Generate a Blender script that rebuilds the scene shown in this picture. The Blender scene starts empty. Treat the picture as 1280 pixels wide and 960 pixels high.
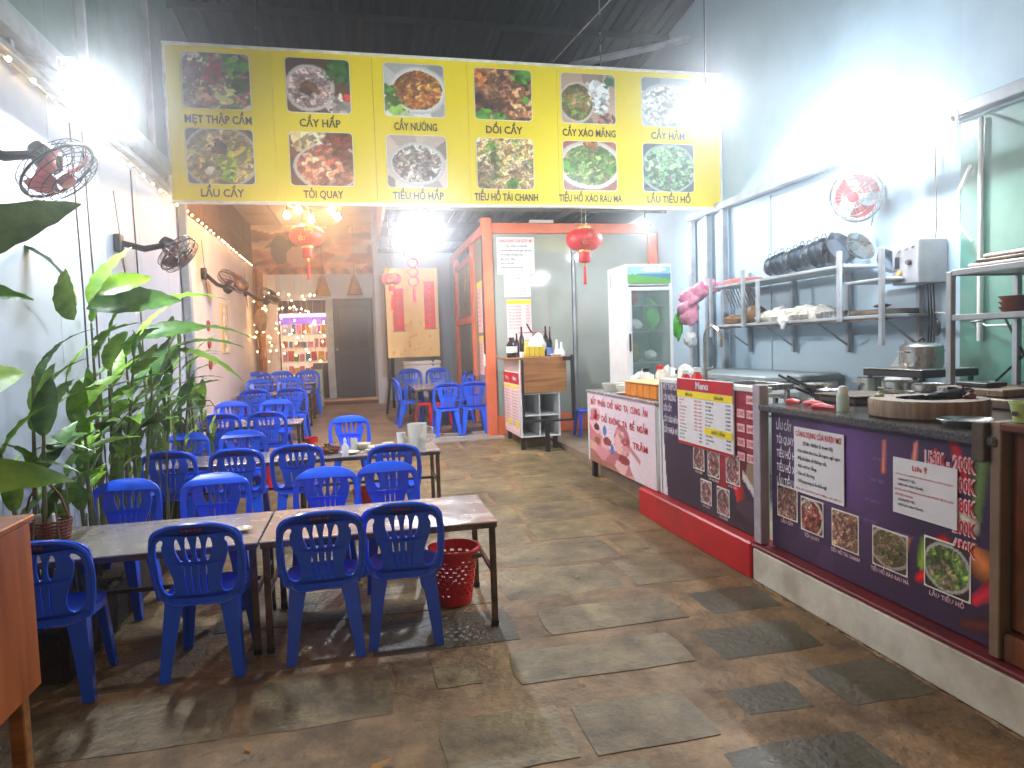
import bpy, math, random
import numpy as np
from mathutils import Vector, Matrix, Euler
R = math.radians
PI = math.pi
random.seed(11)
scene = bpy.context.scene
COL = scene.collection

# ------------------------------------------------------------------ camera, world, exposure
EYE = 1.70
def camera():
    yaw, pitch, roll = R(12.4792), R(3.3828), math.atan(0.033)
    fwd = Vector((math.sin(yaw)*math.cos(pitch), math.cos(yaw)*math.cos(pitch), -math.sin(pitch)))
    r = Vector((math.cos(yaw), -math.sin(yaw), 0)); u = r.cross(fwd)
    c, s = math.cos(roll), math.sin(roll)
    r2 = r*c - u*s; u2 = r*s + u*c
    cam = bpy.data.cameras.new('camera'); ob = bpy.data.objects.new('camera', cam)
    COL.objects.link(ob)
    m = Matrix((r2, u2, -fwd)).transposed().to_4x4(); m.translation = Vector((0, 0, EYE))
    ob.matrix_world = m
    cam.sensor_width = 36; cam.lens = 850/1280*36; cam.clip_end = 400; cam.clip_start = 0.05
    scene.camera = ob
camera()
w = bpy.data.worlds.new('World'); scene.world = w; w.use_nodes = True
nt = w.node_tree; bg = nt.nodes['Background']
sky = nt.nodes.new('ShaderNodeTexSky'); sky.sky_type = 'NISHITA'; sky.sun_disc = False
sky.sun_elevation = R(-5); sky.sun_rotation = R(200)
glow = nt.nodes.new('ShaderNodeMix'); glow.data_type = 'RGBA'; glow.blend_type = 'ADD'; glow.inputs['Factor'].default_value = 1
nt.links.new(sky.outputs['Color'], glow.inputs['A']); glow.inputs['B'].default_value = (1.6, 1.1, .68, 1)     # warm glow of the street lit night sky
nt.links.new(glow.outputs['Result'], bg.inputs['Color']); bg.inputs['Strength'].default_value = 0.10
vs = scene.view_settings; vs.view_transform = 'Standard'; vs.look = 'None'; vs.exposure = 1.75; vs.gamma = 1.0
scene.cycles.max_bounces = 7; scene.cycles.diffuse_bounces = 4; scene.cycles.glossy_bounces = 3
scene.cycles.transmission_bounces = 4; scene.cycles.transparent_max_bounces = 8
scene.cycles.sample_clamp_indirect = 4.0; scene.cycles.caustics_reflective = False; scene.cycles.caustics_refractive = False

LAMP = dict(tube_left=330, tube_right=210, bulb=420, hall=1000, cooler=600, warm=170)

# ------------------------------------------------------------------ helpers
def lin(c):
    c = c/255.0
    return c/12.92 if c <= 0.04045 else ((c+0.055)/1.055)**2.4
def rgb(r, g, b): return (lin(r), lin(g), lin(b), 1)
_mats = {}
def mat(name, col, rough=0.6, metal=0.0, var=0.12, scale=6.0, bump=0.0, bscale=None, spec=0.5, emit=None, es=0, alpha=1.0,
        trans=0.0, rnd=0.0, coat=0.0, col2=None, stretch=None, sss=0.0, roughvar=0.0, fine=0):
    if name in _mats: return _mats[name]
    m = bpy.data.materials.new(name); m.use_nodes = True; n = m.node_tree; p = n.nodes['Principled BSDF']
    p.inputs['Roughness'].default_value = rough; p.inputs['Metallic'].default_value = metal
    p.inputs['Specular IOR Level'].default_value = spec
    p.inputs['Coat Weight'].default_value = coat
    p.inputs['Transmission Weight'].default_value = trans;  p.inputs['Alpha'].default_value = alpha
    if sss: p.inputs['Subsurface Weight'].default_value = sss; p.inputs['Subsurface Radius'].default_value = (.02,.02,.02)
    tc = n.nodes.new('ShaderNodeTexCoord'); mp = n.nodes.new('ShaderNodeMapping')
    n.links.new(tc.outputs['Object'], mp.inputs['Vector'])
    if stretch: mp.inputs['Scale'].default_value = stretch
    nz = n.nodes.new('ShaderNodeTexNoise'); nz.inputs['Scale'].default_value = scale; nz.inputs['Detail'].default_value = 5
    nz.inputs['Roughness'].default_value = 0.62
    n.links.new(mp.outputs['Vector'], nz.inputs['Vector'])
    mx = n.nodes.new('ShaderNodeMix'); mx.data_type = 'RGBA'
    c = Vector(col[:3]); c2 = Vector(col2[:3]) if col2 else c*(1-2*var)
    c1 = c if col2 else c*(1+var*0.7)
    mx.inputs['A'].default_value = (*[min(x, 1) for x in c1], 1); mx.inputs['B'].default_value = (*[max(x, 0) for x in c2], 1)
    rp = n.nodes.new('ShaderNodeValToRGB'); rp.color_ramp.elements[0].position = .34; rp.color_ramp.elements[1].position = .68
    n.links.new(nz.outputs['Fac'], rp.inputs['Fac'])
    n.links.new(rp.outputs['Color'], mx.inputs['Factor'])
    out = mx.outputs['Result']
    if fine:
        n3 = n.nodes.new('ShaderNodeTexNoise'); n3.inputs['Scale'].default_value = fine; n3.inputs['Detail'].default_value = 8; n3.inputs['Roughness'].default_value = .75
        n.links.new(tc.outputs['Object'], n3.inputs['Vector']); r3 = n.nodes.new('ShaderNodeMapRange')
        r3.inputs['From Min'].default_value = .35; r3.inputs['From Max'].default_value = .65; r3.inputs['To Min'].default_value = .55; r3.inputs['To Max'].default_value = 1.25
        n.links.new(n3.outputs['Fac'], r3.inputs['Value']); h3 = n.nodes.new('ShaderNodeHueSaturation')
        n.links.new(r3.outputs['Result'], h3.inputs['Value']); n.links.new(out, h3.inputs['Color']); out = h3.outputs['Color']
    if rnd:
        oi = n.nodes.new('ShaderNodeObjectInfo'); hs = n.nodes.new('ShaderNodeHueSaturation')
        mr = n.nodes.new('ShaderNodeMapRange'); mr.inputs['To Min'].default_value = 1-rnd; mr.inputs['To Max'].default_value = 1+rnd
        n.links.new(oi.outputs['Random'], mr.inputs['Value']); n.links.new(mr.outputs['Result'], hs.inputs['Value'])
        n.links.new(out, hs.inputs['Color']); out = hs.outputs['Color']
    n.links.new(out, p.inputs['Base Color'])
    if roughvar:
        mr2 = n.nodes.new('ShaderNodeMapRange'); mr2.inputs['From Min'].default_value = .3; mr2.inputs['From Max'].default_value = .7
        mr2.inputs['To Min'].default_value = max(rough-roughvar, .03); mr2.inputs['To Max'].default_value = rough+roughvar
        n.links.new(nz.outputs['Fac'], mr2.inputs['Value']); n.links.new(mr2.outputs['Result'], p.inputs['Roughness'])
    if bump:
        n2 = n.nodes.new('ShaderNodeTexNoise'); n2.inputs['Scale'].default_value = bscale or scale*4; n2.inputs['Detail'].default_value = 6
        n.links.new(mp.outputs['Vector'], n2.inputs['Vector'])
        b = n.nodes.new('ShaderNodeBump'); b.inputs['Strength'].default_value = bump; b.inputs['Distance'].default_value = 0.02
        n.links.new(n2.outputs['Fac'], b.inputs['Height']); n.links.new(b.outputs['Normal'], p.inputs['Normal'])
    if emit:
        p.inputs['Emission Color'].default_value = emit; p.inputs['Emission Strength'].default_value = es
    _mats[name] = m
    return m

class MB:
    """collects shapes, builds ONE mesh object"""
    def __init__(s): s.v = []; s.f = []
    def add(s, vs, fs):
        o = len(s.v); s.v += [tuple(x) for x in vs]; s.f += [tuple(i+o for i in f) for f in fs]; return s
    def box(s, x0, x1, y0, y1, z0, z1):
        v = [(x0,y0,z0),(x1,y0,z0),(x1,y1,z0),(x0,y1,z0),(x0,y0,z1),(x1,y0,z1),(x1,y1,z1),(x0,y1,z1)]
        return s.add(v, [(0,3,2,1),(4,5,6,7),(0,1,5,4),(1,2,6,5),(2,3,7,6),(3,0,4,7)])
    def rbox(s, x0, x1, y0, y1, z0, z1, b=0.006):
        """box with chamfered edges"""
        b = min(b, (x1-x0)*.45, (y1-y0)*.45, (z1-z0)*.45)
        X, Y, Z = (x0, x1), (y0, y1), (z0, z1); v = []; idx = {}
        for i in (0,1):
            for j in (0,1):
                for k in (0,1):
                    sx, sy, sz = (1,-1)[i]*b, (1,-1)[j]*b, (1,-1)[k]*b
                    for a, q in enumerate(((X[i], Y[j]+sy, Z[k]+sz), (X[i]+sx, Y[j], Z[k]+sz), (X[i]+sx, Y[j]+sy, Z[k]))):
                        idx[i,j,k,a] = len(v); v.append(q)
        g = lambda i,j,k,a: idx[i,j,k,a]
        f = []
        for i in (0,1): f.append((g(i,0,0,0),g(i,1,0,0),g(i,1,1,0),g(i,0,1,0)))
        for j in (0,1): f.append((g(0,j,0,1),g(1,j,0,1),g(1,j,1,1),g(0,j,1,1)))
        for k in (0,1): f.append((g(0,0,k,2),g(1,0,k,2),g(1,1,k,2),g(0,1,k,2)))
        for i in (0,1):
            for j in (0,1): f.append((g(i,j,0,0),g(i,j,1,0),g(i,j,1,1),g(i,j,0,1)))
            for k in (0,1): f.append((g(i,0,k,0),g(i,1,k,0),g(i,1,k,2),g(i,0,k,2)))
        for j in (0,1):
            for k in (0,1): f.append((g(0,j,k,1),g(1,j,k,1),g(1,j,k,2),g(0,j,k,2)))
        for i in (0,1):
            for j in (0,1):
                for k in (0,1): f.append((g(i,j,k,0),g(i,j,k,1),g(i,j,k,2)))
        return s.add(v, f)
    def tube(s, pts, r, seg=8, cap=True):
        pts = [Vector(p) for p in pts]; n = len(pts); rs = r if isinstance(r, (list, tuple)) else [r]*n
        v = []; f = []; prev = None
        for i, p in enumerate(pts):
            t = (pts[min(i+1, n-1)]-pts[max(i-1, 0)]).normalized()
            if prev is None:
                a = Vector((0,0,1)) if abs(t.z) < .9 else Vector((1,0,0))
                prev = t.cross(a).normalized()
            else:
                prev = (prev - t*prev.dot(t)); prev = prev.normalized() if prev.length > 1e-6 else t.orthogonal().normalized()
            q = t.cross(prev)
            for k in range(seg):
                a = 2*PI*k/seg; v.append(p+(prev*math.cos(a)+q*math.sin(a))*rs[i])
        for i in range(n-1):
            for k in range(seg):
                k2 = (k+1)%seg; f.append((i*seg+k, i*seg+k2, (i+1)*seg+k2, (i+1)*seg+k))
        if cap: f.append(tuple(range(seg))[::-1]); f.append(tuple((n-1)*seg+k for k in range(seg)))
        return s.add(v, f)
    def ring(s, c, r, t, axis=(0,0,1), seg=24, ts=5):
        ax = Vector(axis).normalized(); u = ax.orthogonal().normalized(); w_ = ax.cross(u); c = Vector(c); v = []; f = []
        for i in range(seg):
            a = 2*PI*i/seg; d = u*math.cos(a)+w_*math.sin(a)
            for k in range(ts):
                b = 2*PI*k/ts; v.append(c+d*(r+t*math.cos(b))+ax*(t*math.sin(b)))
        for i in range(seg):
            for k in range(ts):
                f.append((i*ts+k, ((i+1)%seg)*ts+k, ((i+1)%seg)*ts+(k+1)%ts, i*ts+(k+1)%ts))
        return s.add(v, f)
    def lathe(s, prof, c=(0,0,0), seg=20, axis=None, sx=1, sy=1):
        v = []; f = []; n = len(prof); c = Vector(c)
        q = Vector(axis).normalized().to_track_quat('Z', 'Y') if axis else None
        for i in range(seg):
            a = 2*PI*i/seg
            for r, z in prof:
                p = Vector((r*math.cos(a)*sx, r*math.sin(a)*sy, z))
                v.append(c + (q @ p if q else p))
        for i in range(seg):
            j = (i+1)%seg
            for k in range(n-1): f.append((i*n+k, j*n+k, j*n+k+1, i*n+k+1))
        if prof[0][0] > 1e-5: f.append(tuple(i*n for i in range(seg))[::-1])
        if prof[-1][0] > 1e-5: f.append(tuple(i*n+n-1 for i in range(seg)))
        return s.add(v, f)
    def blob(s, c, r, seed=0, amp=.15, seg=10, rings=7):
        rn = random.Random(seed); ph = [rn.uniform(0, 6) for _ in range(4)]; v = []; f = []
        rx, ry, rz = r if isinstance(r, (tuple, list)) else (r, r, r)
        for i in range(rings+1):
            t = PI*i/rings
            for k in range(seg):
                a = 2*PI*k/seg
                m = 1+amp*(math.sin(3*a+ph[0]+2*t)+math.sin(2*t*2+ph[1]+a*2)+rn.uniform(-.6,.6))
                v.append((c[0]+rx*m*math.sin(t)*math.cos(a), c[1]+ry*m*math.sin(t)*math.sin(a), c[2]+rz*m*math.cos(t)))
        for i in range(rings):
            for k in range(seg): f.append((i*seg+k, (i+1)*seg+k, (i+1)*seg+(k+1)%seg, i*seg+(k+1)%seg))
        return s.add(v, f)
    def xform(s, m):
        s.v = [tuple(m @ Vector(p)) for p in s.v]; return s
    def build(s, name, m=None, parent=None, smooth=False, local=False, angle=40):
        me = bpy.data.meshes.new(name)
        off = Vector((0,0,0)) if (local or parent is None) else world_origin(parent)
        if off.length > 0: vs_ = [(x-off.x, y-off.y, z-off.z) for x, y, z in s.v]
        else: vs_ = s.v
        me.from_pydata(vs_, [], s.f); me.update()
        if m: me.materials.append(m)
        o = bpy.data.objects.new(name, me); COL.objects.link(o)
        if parent is not None: o.parent = parent
        if smooth:
            me.polygons.foreach_set('use_smooth', [True]*len(me.polygons))
            if angle < 180:
                try: me.set_sharp_from_angle(angle=R(angle))
                except Exception: pass
        return o
def world_origin(o):
    p = Vector(o.location)
    while o.parent: o = o.parent; p += Vector(o.location)
    return p
def thing(name, label, cat, loc=(0,0,0), group=None, rz=0):
    o = bpy.data.objects.new(name, None); COL.objects.link(o); o.location = loc; o.rotation_euler = (0,0,rz)
    o.empty_display_size = .1
    o['label'] = label; o['category'] = cat
    if group: o['group'] = group
    return o
def tag(o, label, cat, group=None):
    o['label'] = label; o['category'] = cat
    if group: o['group'] = group
    return o
def struct(o): o['kind'] = 'structure'; return o
def copy_tree(o, parent=None):
    c = o.copy(); COL.objects.link(c)
    if parent is not None: c.parent = parent
    for ch in list(o.children): copy_tree(ch, c)
    return c
def dup(o, loc, rz=0, label=None):
    c = copy_tree(o); c.location = loc; c.rotation_euler = (0,0,rz)
    if label: c['label'] = label
    return c

_tc = {}
def text2d(s, res=2, bold=0.0):
    k = (s, res, bold)
    if k in _tc: return _tc[k]
    cu = bpy.data.curves.new('t', 'FONT'); cu.body = s; cu.size = 1; cu.resolution_u = res; cu.offset = bold
    ob = bpy.data.objects.new('t', cu); COL.objects.link(ob)
    dg = bpy.context.evaluated_depsgraph_get(); dg.update()
    me = bpy.data.meshes.new_from_object(ob.evaluated_get(dg))
    v = [tuple(x.co[:2]) for x in me.vertices]; f = [tuple(p.vertices) for p in me.polygons]
    bpy.data.objects.remove(ob); bpy.data.curves.remove(cu); bpy.data.meshes.remove(me)
    _tc[k] = (v, f); return _tc[k]
FACE_S = (Vector((1,0,0)), Vector((0,0,1)))       # print facing the camera side (-Y)
FACE_W = (Vector((0,-1,0)), Vector((0,0,1)))      # print facing the yard (-X)
FACE_E = (Vector((0,1,0)), Vector((0,0,1)))       # print facing +X
def lettering(name, s, m, parent, pos, frame, h, width=None, xs=0.62, bold=0.015, align='c', res=2, mb=None):
    """flat letters: cap height h, squeezed to xs or to a total width"""
    v, f = text2d(s, res, bold)
    if not v: return None
    ux, uy = frame; xs_ = [p[0] for p in v]; x0, x1 = min(xs_), max(xs_)
    k = h/0.70; kx = k*xs if width is None else width/(x1-x0)
    ox = {'c': (x0+x1)/2, 'l': x0, 'r': x1}[align]
    pos = Vector(pos); b = mb or MB()
    b.add([pos+ux*((x-ox)*kx)+uy*(y*k) for x, y in v], f)
    return b.build(name, m, parent) if mb is None else None

def painting(name, parent, pos, frame, wd, ht, func, N=44, M=None, rr=0.0, m=None):
    """flat printed picture: colours on a fine grid; pos = lower left corner"""
    ux, uy = frame; pos = Vector(pos); Mx = M or N
    u = np.linspace(0, 1, N+1); v = np.linspace(0, 1, Mx+1); U, V = np.meshgrid(u, v, indexing='xy')
    X = U*wd; Y = V*ht
    if rr > 0:      # pull the grid's corners round
        dx = np.maximum(np.abs(X-wd/2)-(wd/2-rr), 0); dy = np.maximum(np.abs(Y-ht/2)-(ht/2-rr), 0)
        L = np.sqrt(dx*dx+dy*dy); mm = np.maximum(dx, dy); sc = np.where(L > 1e-9, mm/np.maximum(L, 1e-9), 1)
        X = np.where((dx > 0) & (dy > 0), wd/2+np.sign(X-wd/2)*(wd/2-rr+dx*sc), X)
        Y = np.where((dx > 0) & (dy > 0), ht/2+np.sign(Y-ht/2)*(ht/2-rr+dy*sc), Y)
    c = func(U, V); c = np.clip(c, 0, 255)/255.; c = np.where(c <= .04045, c/12.92, ((c+.055)/1.055)**2.4)
    off = world_origin(parent) if parent else Vector((0,0,0))
    P0 = np.array(pos-off); P = P0+X[..., None]*np.array(ux)+Y[..., None]*np.array(uy)
    nv = (N+1)*(Mx+1); me = bpy.data.meshes.new(name)
    idx = np.arange(nv).reshape(Mx+1, N+1)
    F = np.stack([idx[:-1,:-1], idx[:-1,1:], idx[1:,1:], idx[1:,:-1]], -1).reshape(-1, 4)
    me.from_pydata(P.reshape(-1, 3).tolist(), [], F.tolist())
    at = me.color_attributes.new('Col', 'FLOAT_COLOR', 'POINT')
    rgba = np.ones((nv, 4), np.float32); rgba[:, :3] = c.reshape(-1, 3); at.data.foreach_set('color', rgba.ravel())
    me.materials.append(m or PRINT)
    o = bpy.data.objects.new(name, me); COL.objects.link(o); o.parent = parent
    return o
def print_mat(name, rough=.35, spec=.5, coat=0):
    m = bpy.data.materials.new(name); m.use_nodes = True; n = m.node_tree; p = n.nodes['Principled BSDF']
    a = n.nodes.new('ShaderNodeAttribute'); a.attribute_name = 'Col'
    nz = n.nodes.new('ShaderNodeTexNoise'); nz.inputs['Scale'].default_value = 60; nz.inputs['Detail'].default_value = 4
    tc = n.nodes.new('ShaderNodeTexCoord'); n.links.new(tc.outputs['Object'], nz.inputs['Vector'])
    hs = n.nodes.new('ShaderNodeHueSaturation'); mr = n.nodes.new('ShaderNodeMapRange')
    mr.inputs['To Min'].default_value = .75; mr.inputs['To Max'].default_value = 1.25
    n.links.new(nz.outputs['Fac'], mr.inputs['Value']); n.links.new(mr.outputs['Result'], hs.inputs['Value'])
    n.links.new(a.outputs['Color'], hs.inputs['Color']); n.links.new(hs.outputs['Color'], p.inputs['Base Color'])
    p.inputs['Roughness'].default_value = rough; p.inputs['Specular IOR Level'].default_value = spec; p.inputs['Coat Weight'].default_value = coat
    return m
PRINT = print_mat('printed_vinyl', .38)

# ---- picture functions for the prints
def worley(U, V, n, rn, asp=1.0):
    P = rn.random((n, 2)); d = (U[..., None]-P[:, 0])**2+((V[..., None]-P[:, 1])*asp)**2
    o = np.argsort(d, -1)[..., :2]; i1 = o[..., 0]
    d1 = np.sqrt(np.take_along_axis(d, o[..., :1], -1)[..., 0]); d2 = np.sqrt(np.take_along_axis(d, o[..., 1:2], -1)[..., 0])
    return i1, d1, d2
def food(seed, pal, n=90, bg=(150,120,100), plate=(225,222,215), cx=.5, cy=.48, rx=.55, ry=.5, rim=.9, garnish=None):
    pal = np.array(pal, float)
    def fn(U, V):
        rn = np.random.default_rng(seed)
        Uw = U+.035*np.sin(V*31+seed)+.02*np.sin(U*57+V*23); Vw = V+.035*np.sin(U*27+seed*2)+.02*np.sin(V*61-U*19)
        nn = int(n*1.9); i, d1, d2 = worley(Uw, Vw, nn, rn)
        c = pal[rn.integers(0, len(pal), nn)]*rn.uniform(.7, 1.25, (nn, 1)); C = c[i]
        edge = np.clip((d2-d1)*nn**.5*2.2, 0, 1)[..., None]
        C = C*(.7+.3*edge)*(1.3-.5*np.clip(d1*nn**.5, 0, 1))[..., None]+18
        i3, g1, g2 = worley(Vw, Uw, 9, rn); C = C*(.8+.4*rn.random((9, 1)))[i3]+rn.uniform(-10, 10, U.shape)[..., None]
        out = np.zeros(U.shape+(3,))+np.array(bg, float)
        j, e1, e2 = worley(U, V, 14, rn); out *= rn.uniform(.7, 1.2, (14, 1))[j]
        rr_ = np.sqrt(((U-cx)/rx)**2+((V-cy)/ry)**2)
        rr_ = rr_+.012*np.sin(5*np.arctan2(V-cy, U-cx)+seed)*(rim < .97)
        out = np.where((rr_ < 1)[..., None], np.array(plate, float)*(1.05-.25*np.clip(rr_-.8, 0, .2)[..., None]*4), out)
        out = np.where((rr_ < rim)[..., None], C, out)
        if garnish:
            for gx, gy, gr, gc in garnish:
                k, f1, f2 = worley(U, V, 160, rn); gcol = np.array(gc, float)*rn.uniform(.55, 1.35, (160, 1))[k]
                q = np.sqrt((U-gx)**2+(V-gy)**2)*(1+.35*(rn.uniform(-1, 1, 160))[k]) 
                out = np.where((q < gr)[..., None], gcol, out)
        return out
    return fn

def zf(y):
    pts = [(-6,0),(5.5,0),(7.5,.06),(8.8,.14),(10.5,.24),(15,.56),(17,.56)]
    for (a, za), (b, zb) in zip(pts, pts[1:]):
        if y <= b: return za+(zb-za)*(max(y, a)-a)/(b-a)
    return .56

# ------------------------------------------------------------------ materials
M = {}
M['mortar'] = mat('yard_mortar', rgb(158,126,86), .58, var=.3, scale=2.2, bump=.8, bscale=22, col2=rgb(104,82,58), roughvar=.2, fine=5)
M['stone'] = mat('paving_stone', rgb(144,126,88), .48, scale=2.0, bump=.7, bscale=24, col2=rgb(100,84,60), rnd=.14, roughvar=.18, fine=6)
M['darkstone'] = mat('dark_paving_stone', rgb(98,92,74), .5, scale=3, bump=.7, bscale=24, col2=rgb(74,66,48), rnd=.12, roughvar=.16, fine=6)
M['indoor'] = mat('indoor_concrete', rgb(158,138,116), .42, scale=1.5, bump=.1, col2=rgb(118,100,84), roughvar=.12)
M['tile'] = mat('pale_floor_tile', rgb(176,170,164), .25, scale=3, var=.1, rnd=.06)
M['wall'] = mat('white_sheet_wall', rgb(186,194,210), .5, var=.05, scale=1.3, bump=.04, rnd=.02)
M['wallr'] = mat('pale_blue_plaster', rgb(180,204,218), .62, scale=1.1, bump=.06, col2=rgb(162,188,204))
M['wallg'] = mat('green_plastic_sheet', rgb(104,152,138), .3, scale=1.2, col2=rgb(78,124,110), bump=.05)
M['innerwall'] = mat('inner_white_wall', rgb(224,214,212), .6, scale=1.2, col2=rgb(208,196,194), bump=.05)
M['olive'] = mat('olive_wood_sheet', rgb(120,92,48), .45, scale=3, col2=rgb(78,60,34), stretch=(1,.2,4))
M['ceil'] = mat('pinkish_ceiling_sheet', rgb(176,134,112), .5, scale=1, col2=rgb(140,100,82))
M['ceildark'] = mat('grey_corrugated_underside', rgb(96,92,86), .5, scale=1.4, col2=rgb(60,58,54))
M['roof'] = mat('dark_green_roofing', rgb(8,30,22), .85, scale=.8, col2=rgb(2,6,5), spec=.1)
M['steel'] = mat('brushed_steel', rgb(186,184,180), .27, metal=1, var=.08, scale=4, roughvar=.07)
M['steeltop'] = mat('scratched_steel_top', rgb(206,198,194), .22, metal=.55, scale=5, col2=rgb(180,168,162), bump=.05, bscale=9, roughvar=.14)
M['darksteel'] = mat('tarnished_steel', rgb(134,118,100), .38, metal=.8, scale=6, col2=rgb(64,54,46), roughvar=.12)
M['paintsteel'] = mat('grey_painted_steel', rgb(172,178,184), .42, scale=4, col2=rgb(132,138,144))
M['blue'] = mat('blue_plastic', rgb(30,94,246), .27, var=.08, scale=2.5, rnd=.14, spec=.55, bump=.02, bscale=40)
M['bluem'] = mat('blue_plastic_mark', rgb(150,40,60), .5)
M['red'] = mat('red_plastic', rgb(214,16,20), .35, var=.1, scale=4)
M['redpaint'] = mat('red_wall_paint', rgb(200,14,26), .4, scale=2.5, col2=rgb(160,10,22), bump=.1)
M['maroon'] = mat('maroon_ledge_paint', rgb(126,24,34), .5, scale=5, col2=rgb(96,18,26), bump=.2)
M['plinth'] = mat('dirty_white_paint', rgb(232,228,212), .6, scale=2.8, col2=rgb(184,176,156), bump=.2)
M['granite'] = mat('speckled_granite', rgb(112,108,102), .16, scale=70, col2=rgb(38,36,36))
M['white'] = mat('white_enamel', rgb(226,228,228), .35, var=.04)
M['whitepl'] = mat('white_plastic', rgb(225,225,220), .4, var=.05)
M['paper'] = mat('white_paper', rgb(228,226,228), .6, var=.03)
M['yellowsign'] = mat('yellow_vinyl', rgb(246,224,0), .5, scale=1.0, col2=rgb(240,214,0))
M['ink'] = mat('dark_brown_ink', rgb(58,34,30), .5)
M['inkred'] = mat('red_ink', rgb(204,28,44), .5)
M['inkblack'] = mat('black_ink', rgb(34,30,44), .5)
M['inkwhite'] = mat('white_ink', rgb(232,226,236), .5)
M['inkpink'] = mat('pale_pink_ink', rgb(240,196,200), .5)
M['inkgold'] = mat('gold_ink', rgb(226,172,60), .4)
M['signwhite'] = mat('sign_white_border', rgb(240,238,220), .45)
M['black'] = mat('black_plastic', rgb(26,24,26), .35, var=.1)
M['blackmetal'] = mat('black_painted_metal', rgb(24,22,22), .4, var=.1)
M['wire'] = mat('fan_guard_wire', rgb(90,72,70), .3, metal=.6)
M['fanred'] = mat('fan_blade_red', rgb(190,52,48), .3, trans=.1)
M['fanbrown'] = mat('fan_blade_brown', rgb(92,48,36), .35)
M['orange'] = mat('orange_painted_steel', rgb(228,122,82), .35, scale=3, col2=rgb(206,100,64))
M['wood'] = mat('orange_wood_laminate', rgb(184,106,54), .35, scale=2.4, col2=rgb(140,72,34), stretch=(6,6,.6), bump=.03)
M['barwood'] = mat('plank_laminate', rgb(176,120,66), .35, scale=3, col2=rgb(122,74,38), stretch=(.6,6,8), bump=.05)
M['darkwood'] = mat('carved_brown_wood', rgb(128,66,22), .28, scale=5, col2=rgb(72,32,10), stretch=(3,3,.5), bump=.12, bscale=14, coat=.3)
M['block'] = mat('chopping_block_wood', rgb(146,122,96), .6, scale=9, col2=rgb(92,66,50), stretch=(3,3,.3), bump=.25)
M['blocktop'] = mat('chopping_block_top', rgb(164,144,120), .65, scale=6, col2=rgb(120,100,80), bump=.3)
M['leaf'] = mat('green_leaf', rgb(146,184,62), .42, scale=5, col2=rgb(84,134,40), rnd=.35, bump=.05)
M['leafdark'] = mat('dark_leaf', rgb(96,142,60), .42, scale=5, col2=rgb(48,92,40), rnd=.3, bump=.05)
M['leafbright'] = mat('bright_leaf', rgb(140,180,40), .36, scale=5, col2=rgb(84,132,22), rnd=.15, bump=.05)
M['stem'] = mat('plant_stem', rgb(104,116,66), .55, scale=6, col2=rgb(84,66,44))
M['soil'] = mat('dark_soil', rgb(62,46,34), .9, scale=14, col2=rgb(34,26,20), bump=.8)
M['wicker'] = mat('red_brown_wicker', rgb(138,66,42), .6, scale=30, col2=rgb(86,36,24), bump=.4)
M['lantern'] = mat('red_lantern_cloth', rgb(206,24,22), .5, scale=6, col2=rgb(160,12,18), emit=rgb(200,30,16), es=.03)
M['gold'] = mat('gold_trim', rgb(220,170,70), .3, metal=.7)
M['glassgrey'] = mat('frosted_grey_glass', rgb(168,172,164), .08, scale=.8, col2=rgb(140,146,140), spec=.8, coat=.6)
M['glasspale'] = mat('frosted_cream_glass', rgb(186,180,160), .1, scale=.8, col2=rgb(160,152,132), spec=.7, coat=.4)
M['green'] = mat('pale_green_wall', rgb(118,156,128), .5, scale=2, col2=rgb(92,132,106))
M['cream'] = mat('cream_board', rgb(232,204,140), .5, scale=2.4, col2=rgb(224,186,110))
M['orangebox'] = mat('orange_translucent_plastic', rgb(240,150,30), .25, var=.1, sss=.3)
M['clear'] = mat('cloudy_clear_plastic', rgb(226,226,216), .18, alpha=.62, var=.04)
M['bag'] = mat('crinkled_plastic_bag', rgb(222,224,222), .3, scale=20, var=.08, bump=.9, bscale=24, sss=.2)
M['pinkbag'] = mat('pink_plastic_bag', rgb(236,160,184), .35, scale=20, var=.12, bump=.9, bscale=24, sss=.3)
M['greenbag'] = mat('green_plastic_bag', rgb(90,200,60), .35, scale=20, var=.12, bump=.6, bscale=24)
M['bowl'] = mat('cream_ceramic', rgb(226,216,196), .25, var=.05)
M['food'] = mat('leftover_greens', rgb(96,104,40), .6, scale=30, col2=rgb(150,110,50), bump=.6)
M['noodle'] = mat('white_noodles', rgb(224,220,206), .5, scale=30, var=.1, bump=.8, bscale=40)
M['brownbag'] = mat('brown_parcel', rgb(150,112,72), .5, scale=16, var=.2, bump=.6)
M['door'] = mat('dark_grey_door', rgb(74,74,80), .4, scale=2, col2=rgb(56,54,58))
M['bottle'] = mat('dark_bottle_glass', rgb(30,16,14), .12, var=.1)
M['pinkcloth'] = mat('pink_counter_front', rgb(222,158,132), .5, scale=2, col2=rgb(206,140,116))
M['bamboo'] = mat('woven_bamboo', rgb(190,150,104), .6, scale=24, var=.2, bump=.5)
M['cyan'] = mat('cooler_inside', rgb(176,200,192), .35, scale=4, var=.1)
M['curtain'] = mat('cooler_glass', rgb(150,176,168), .06, alpha=.22, var=.02)
def emis(name, c, s, sample=True):
    m = bpy.data.materials.new(name); m.use_nodes = True; n = m.node_tree; n.nodes.clear()
    e = n.nodes.new('ShaderNodeEmission'); o = n.nodes.new('ShaderNodeOutputMaterial')
    e.inputs['Color'].default_value = c; e.inputs['Strength'].default_value = s; n.links.new(e.outputs[0], o.inputs[0])
    if not sample:
        try: m.cycles.emission_sampling = 'NONE'
        except Exception: pass
    return m
COOL = (0.86, 0.93, 1.0, 1); WARM = (1.0, 0.55, 0.22, 1)
M['tubeL'] = emis('led_tube_glow_left', COOL, LAMP['tube_left'])
M['tubeR'] = emis('led_tube_glow_right', COOL, LAMP['tube_right'])
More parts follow.
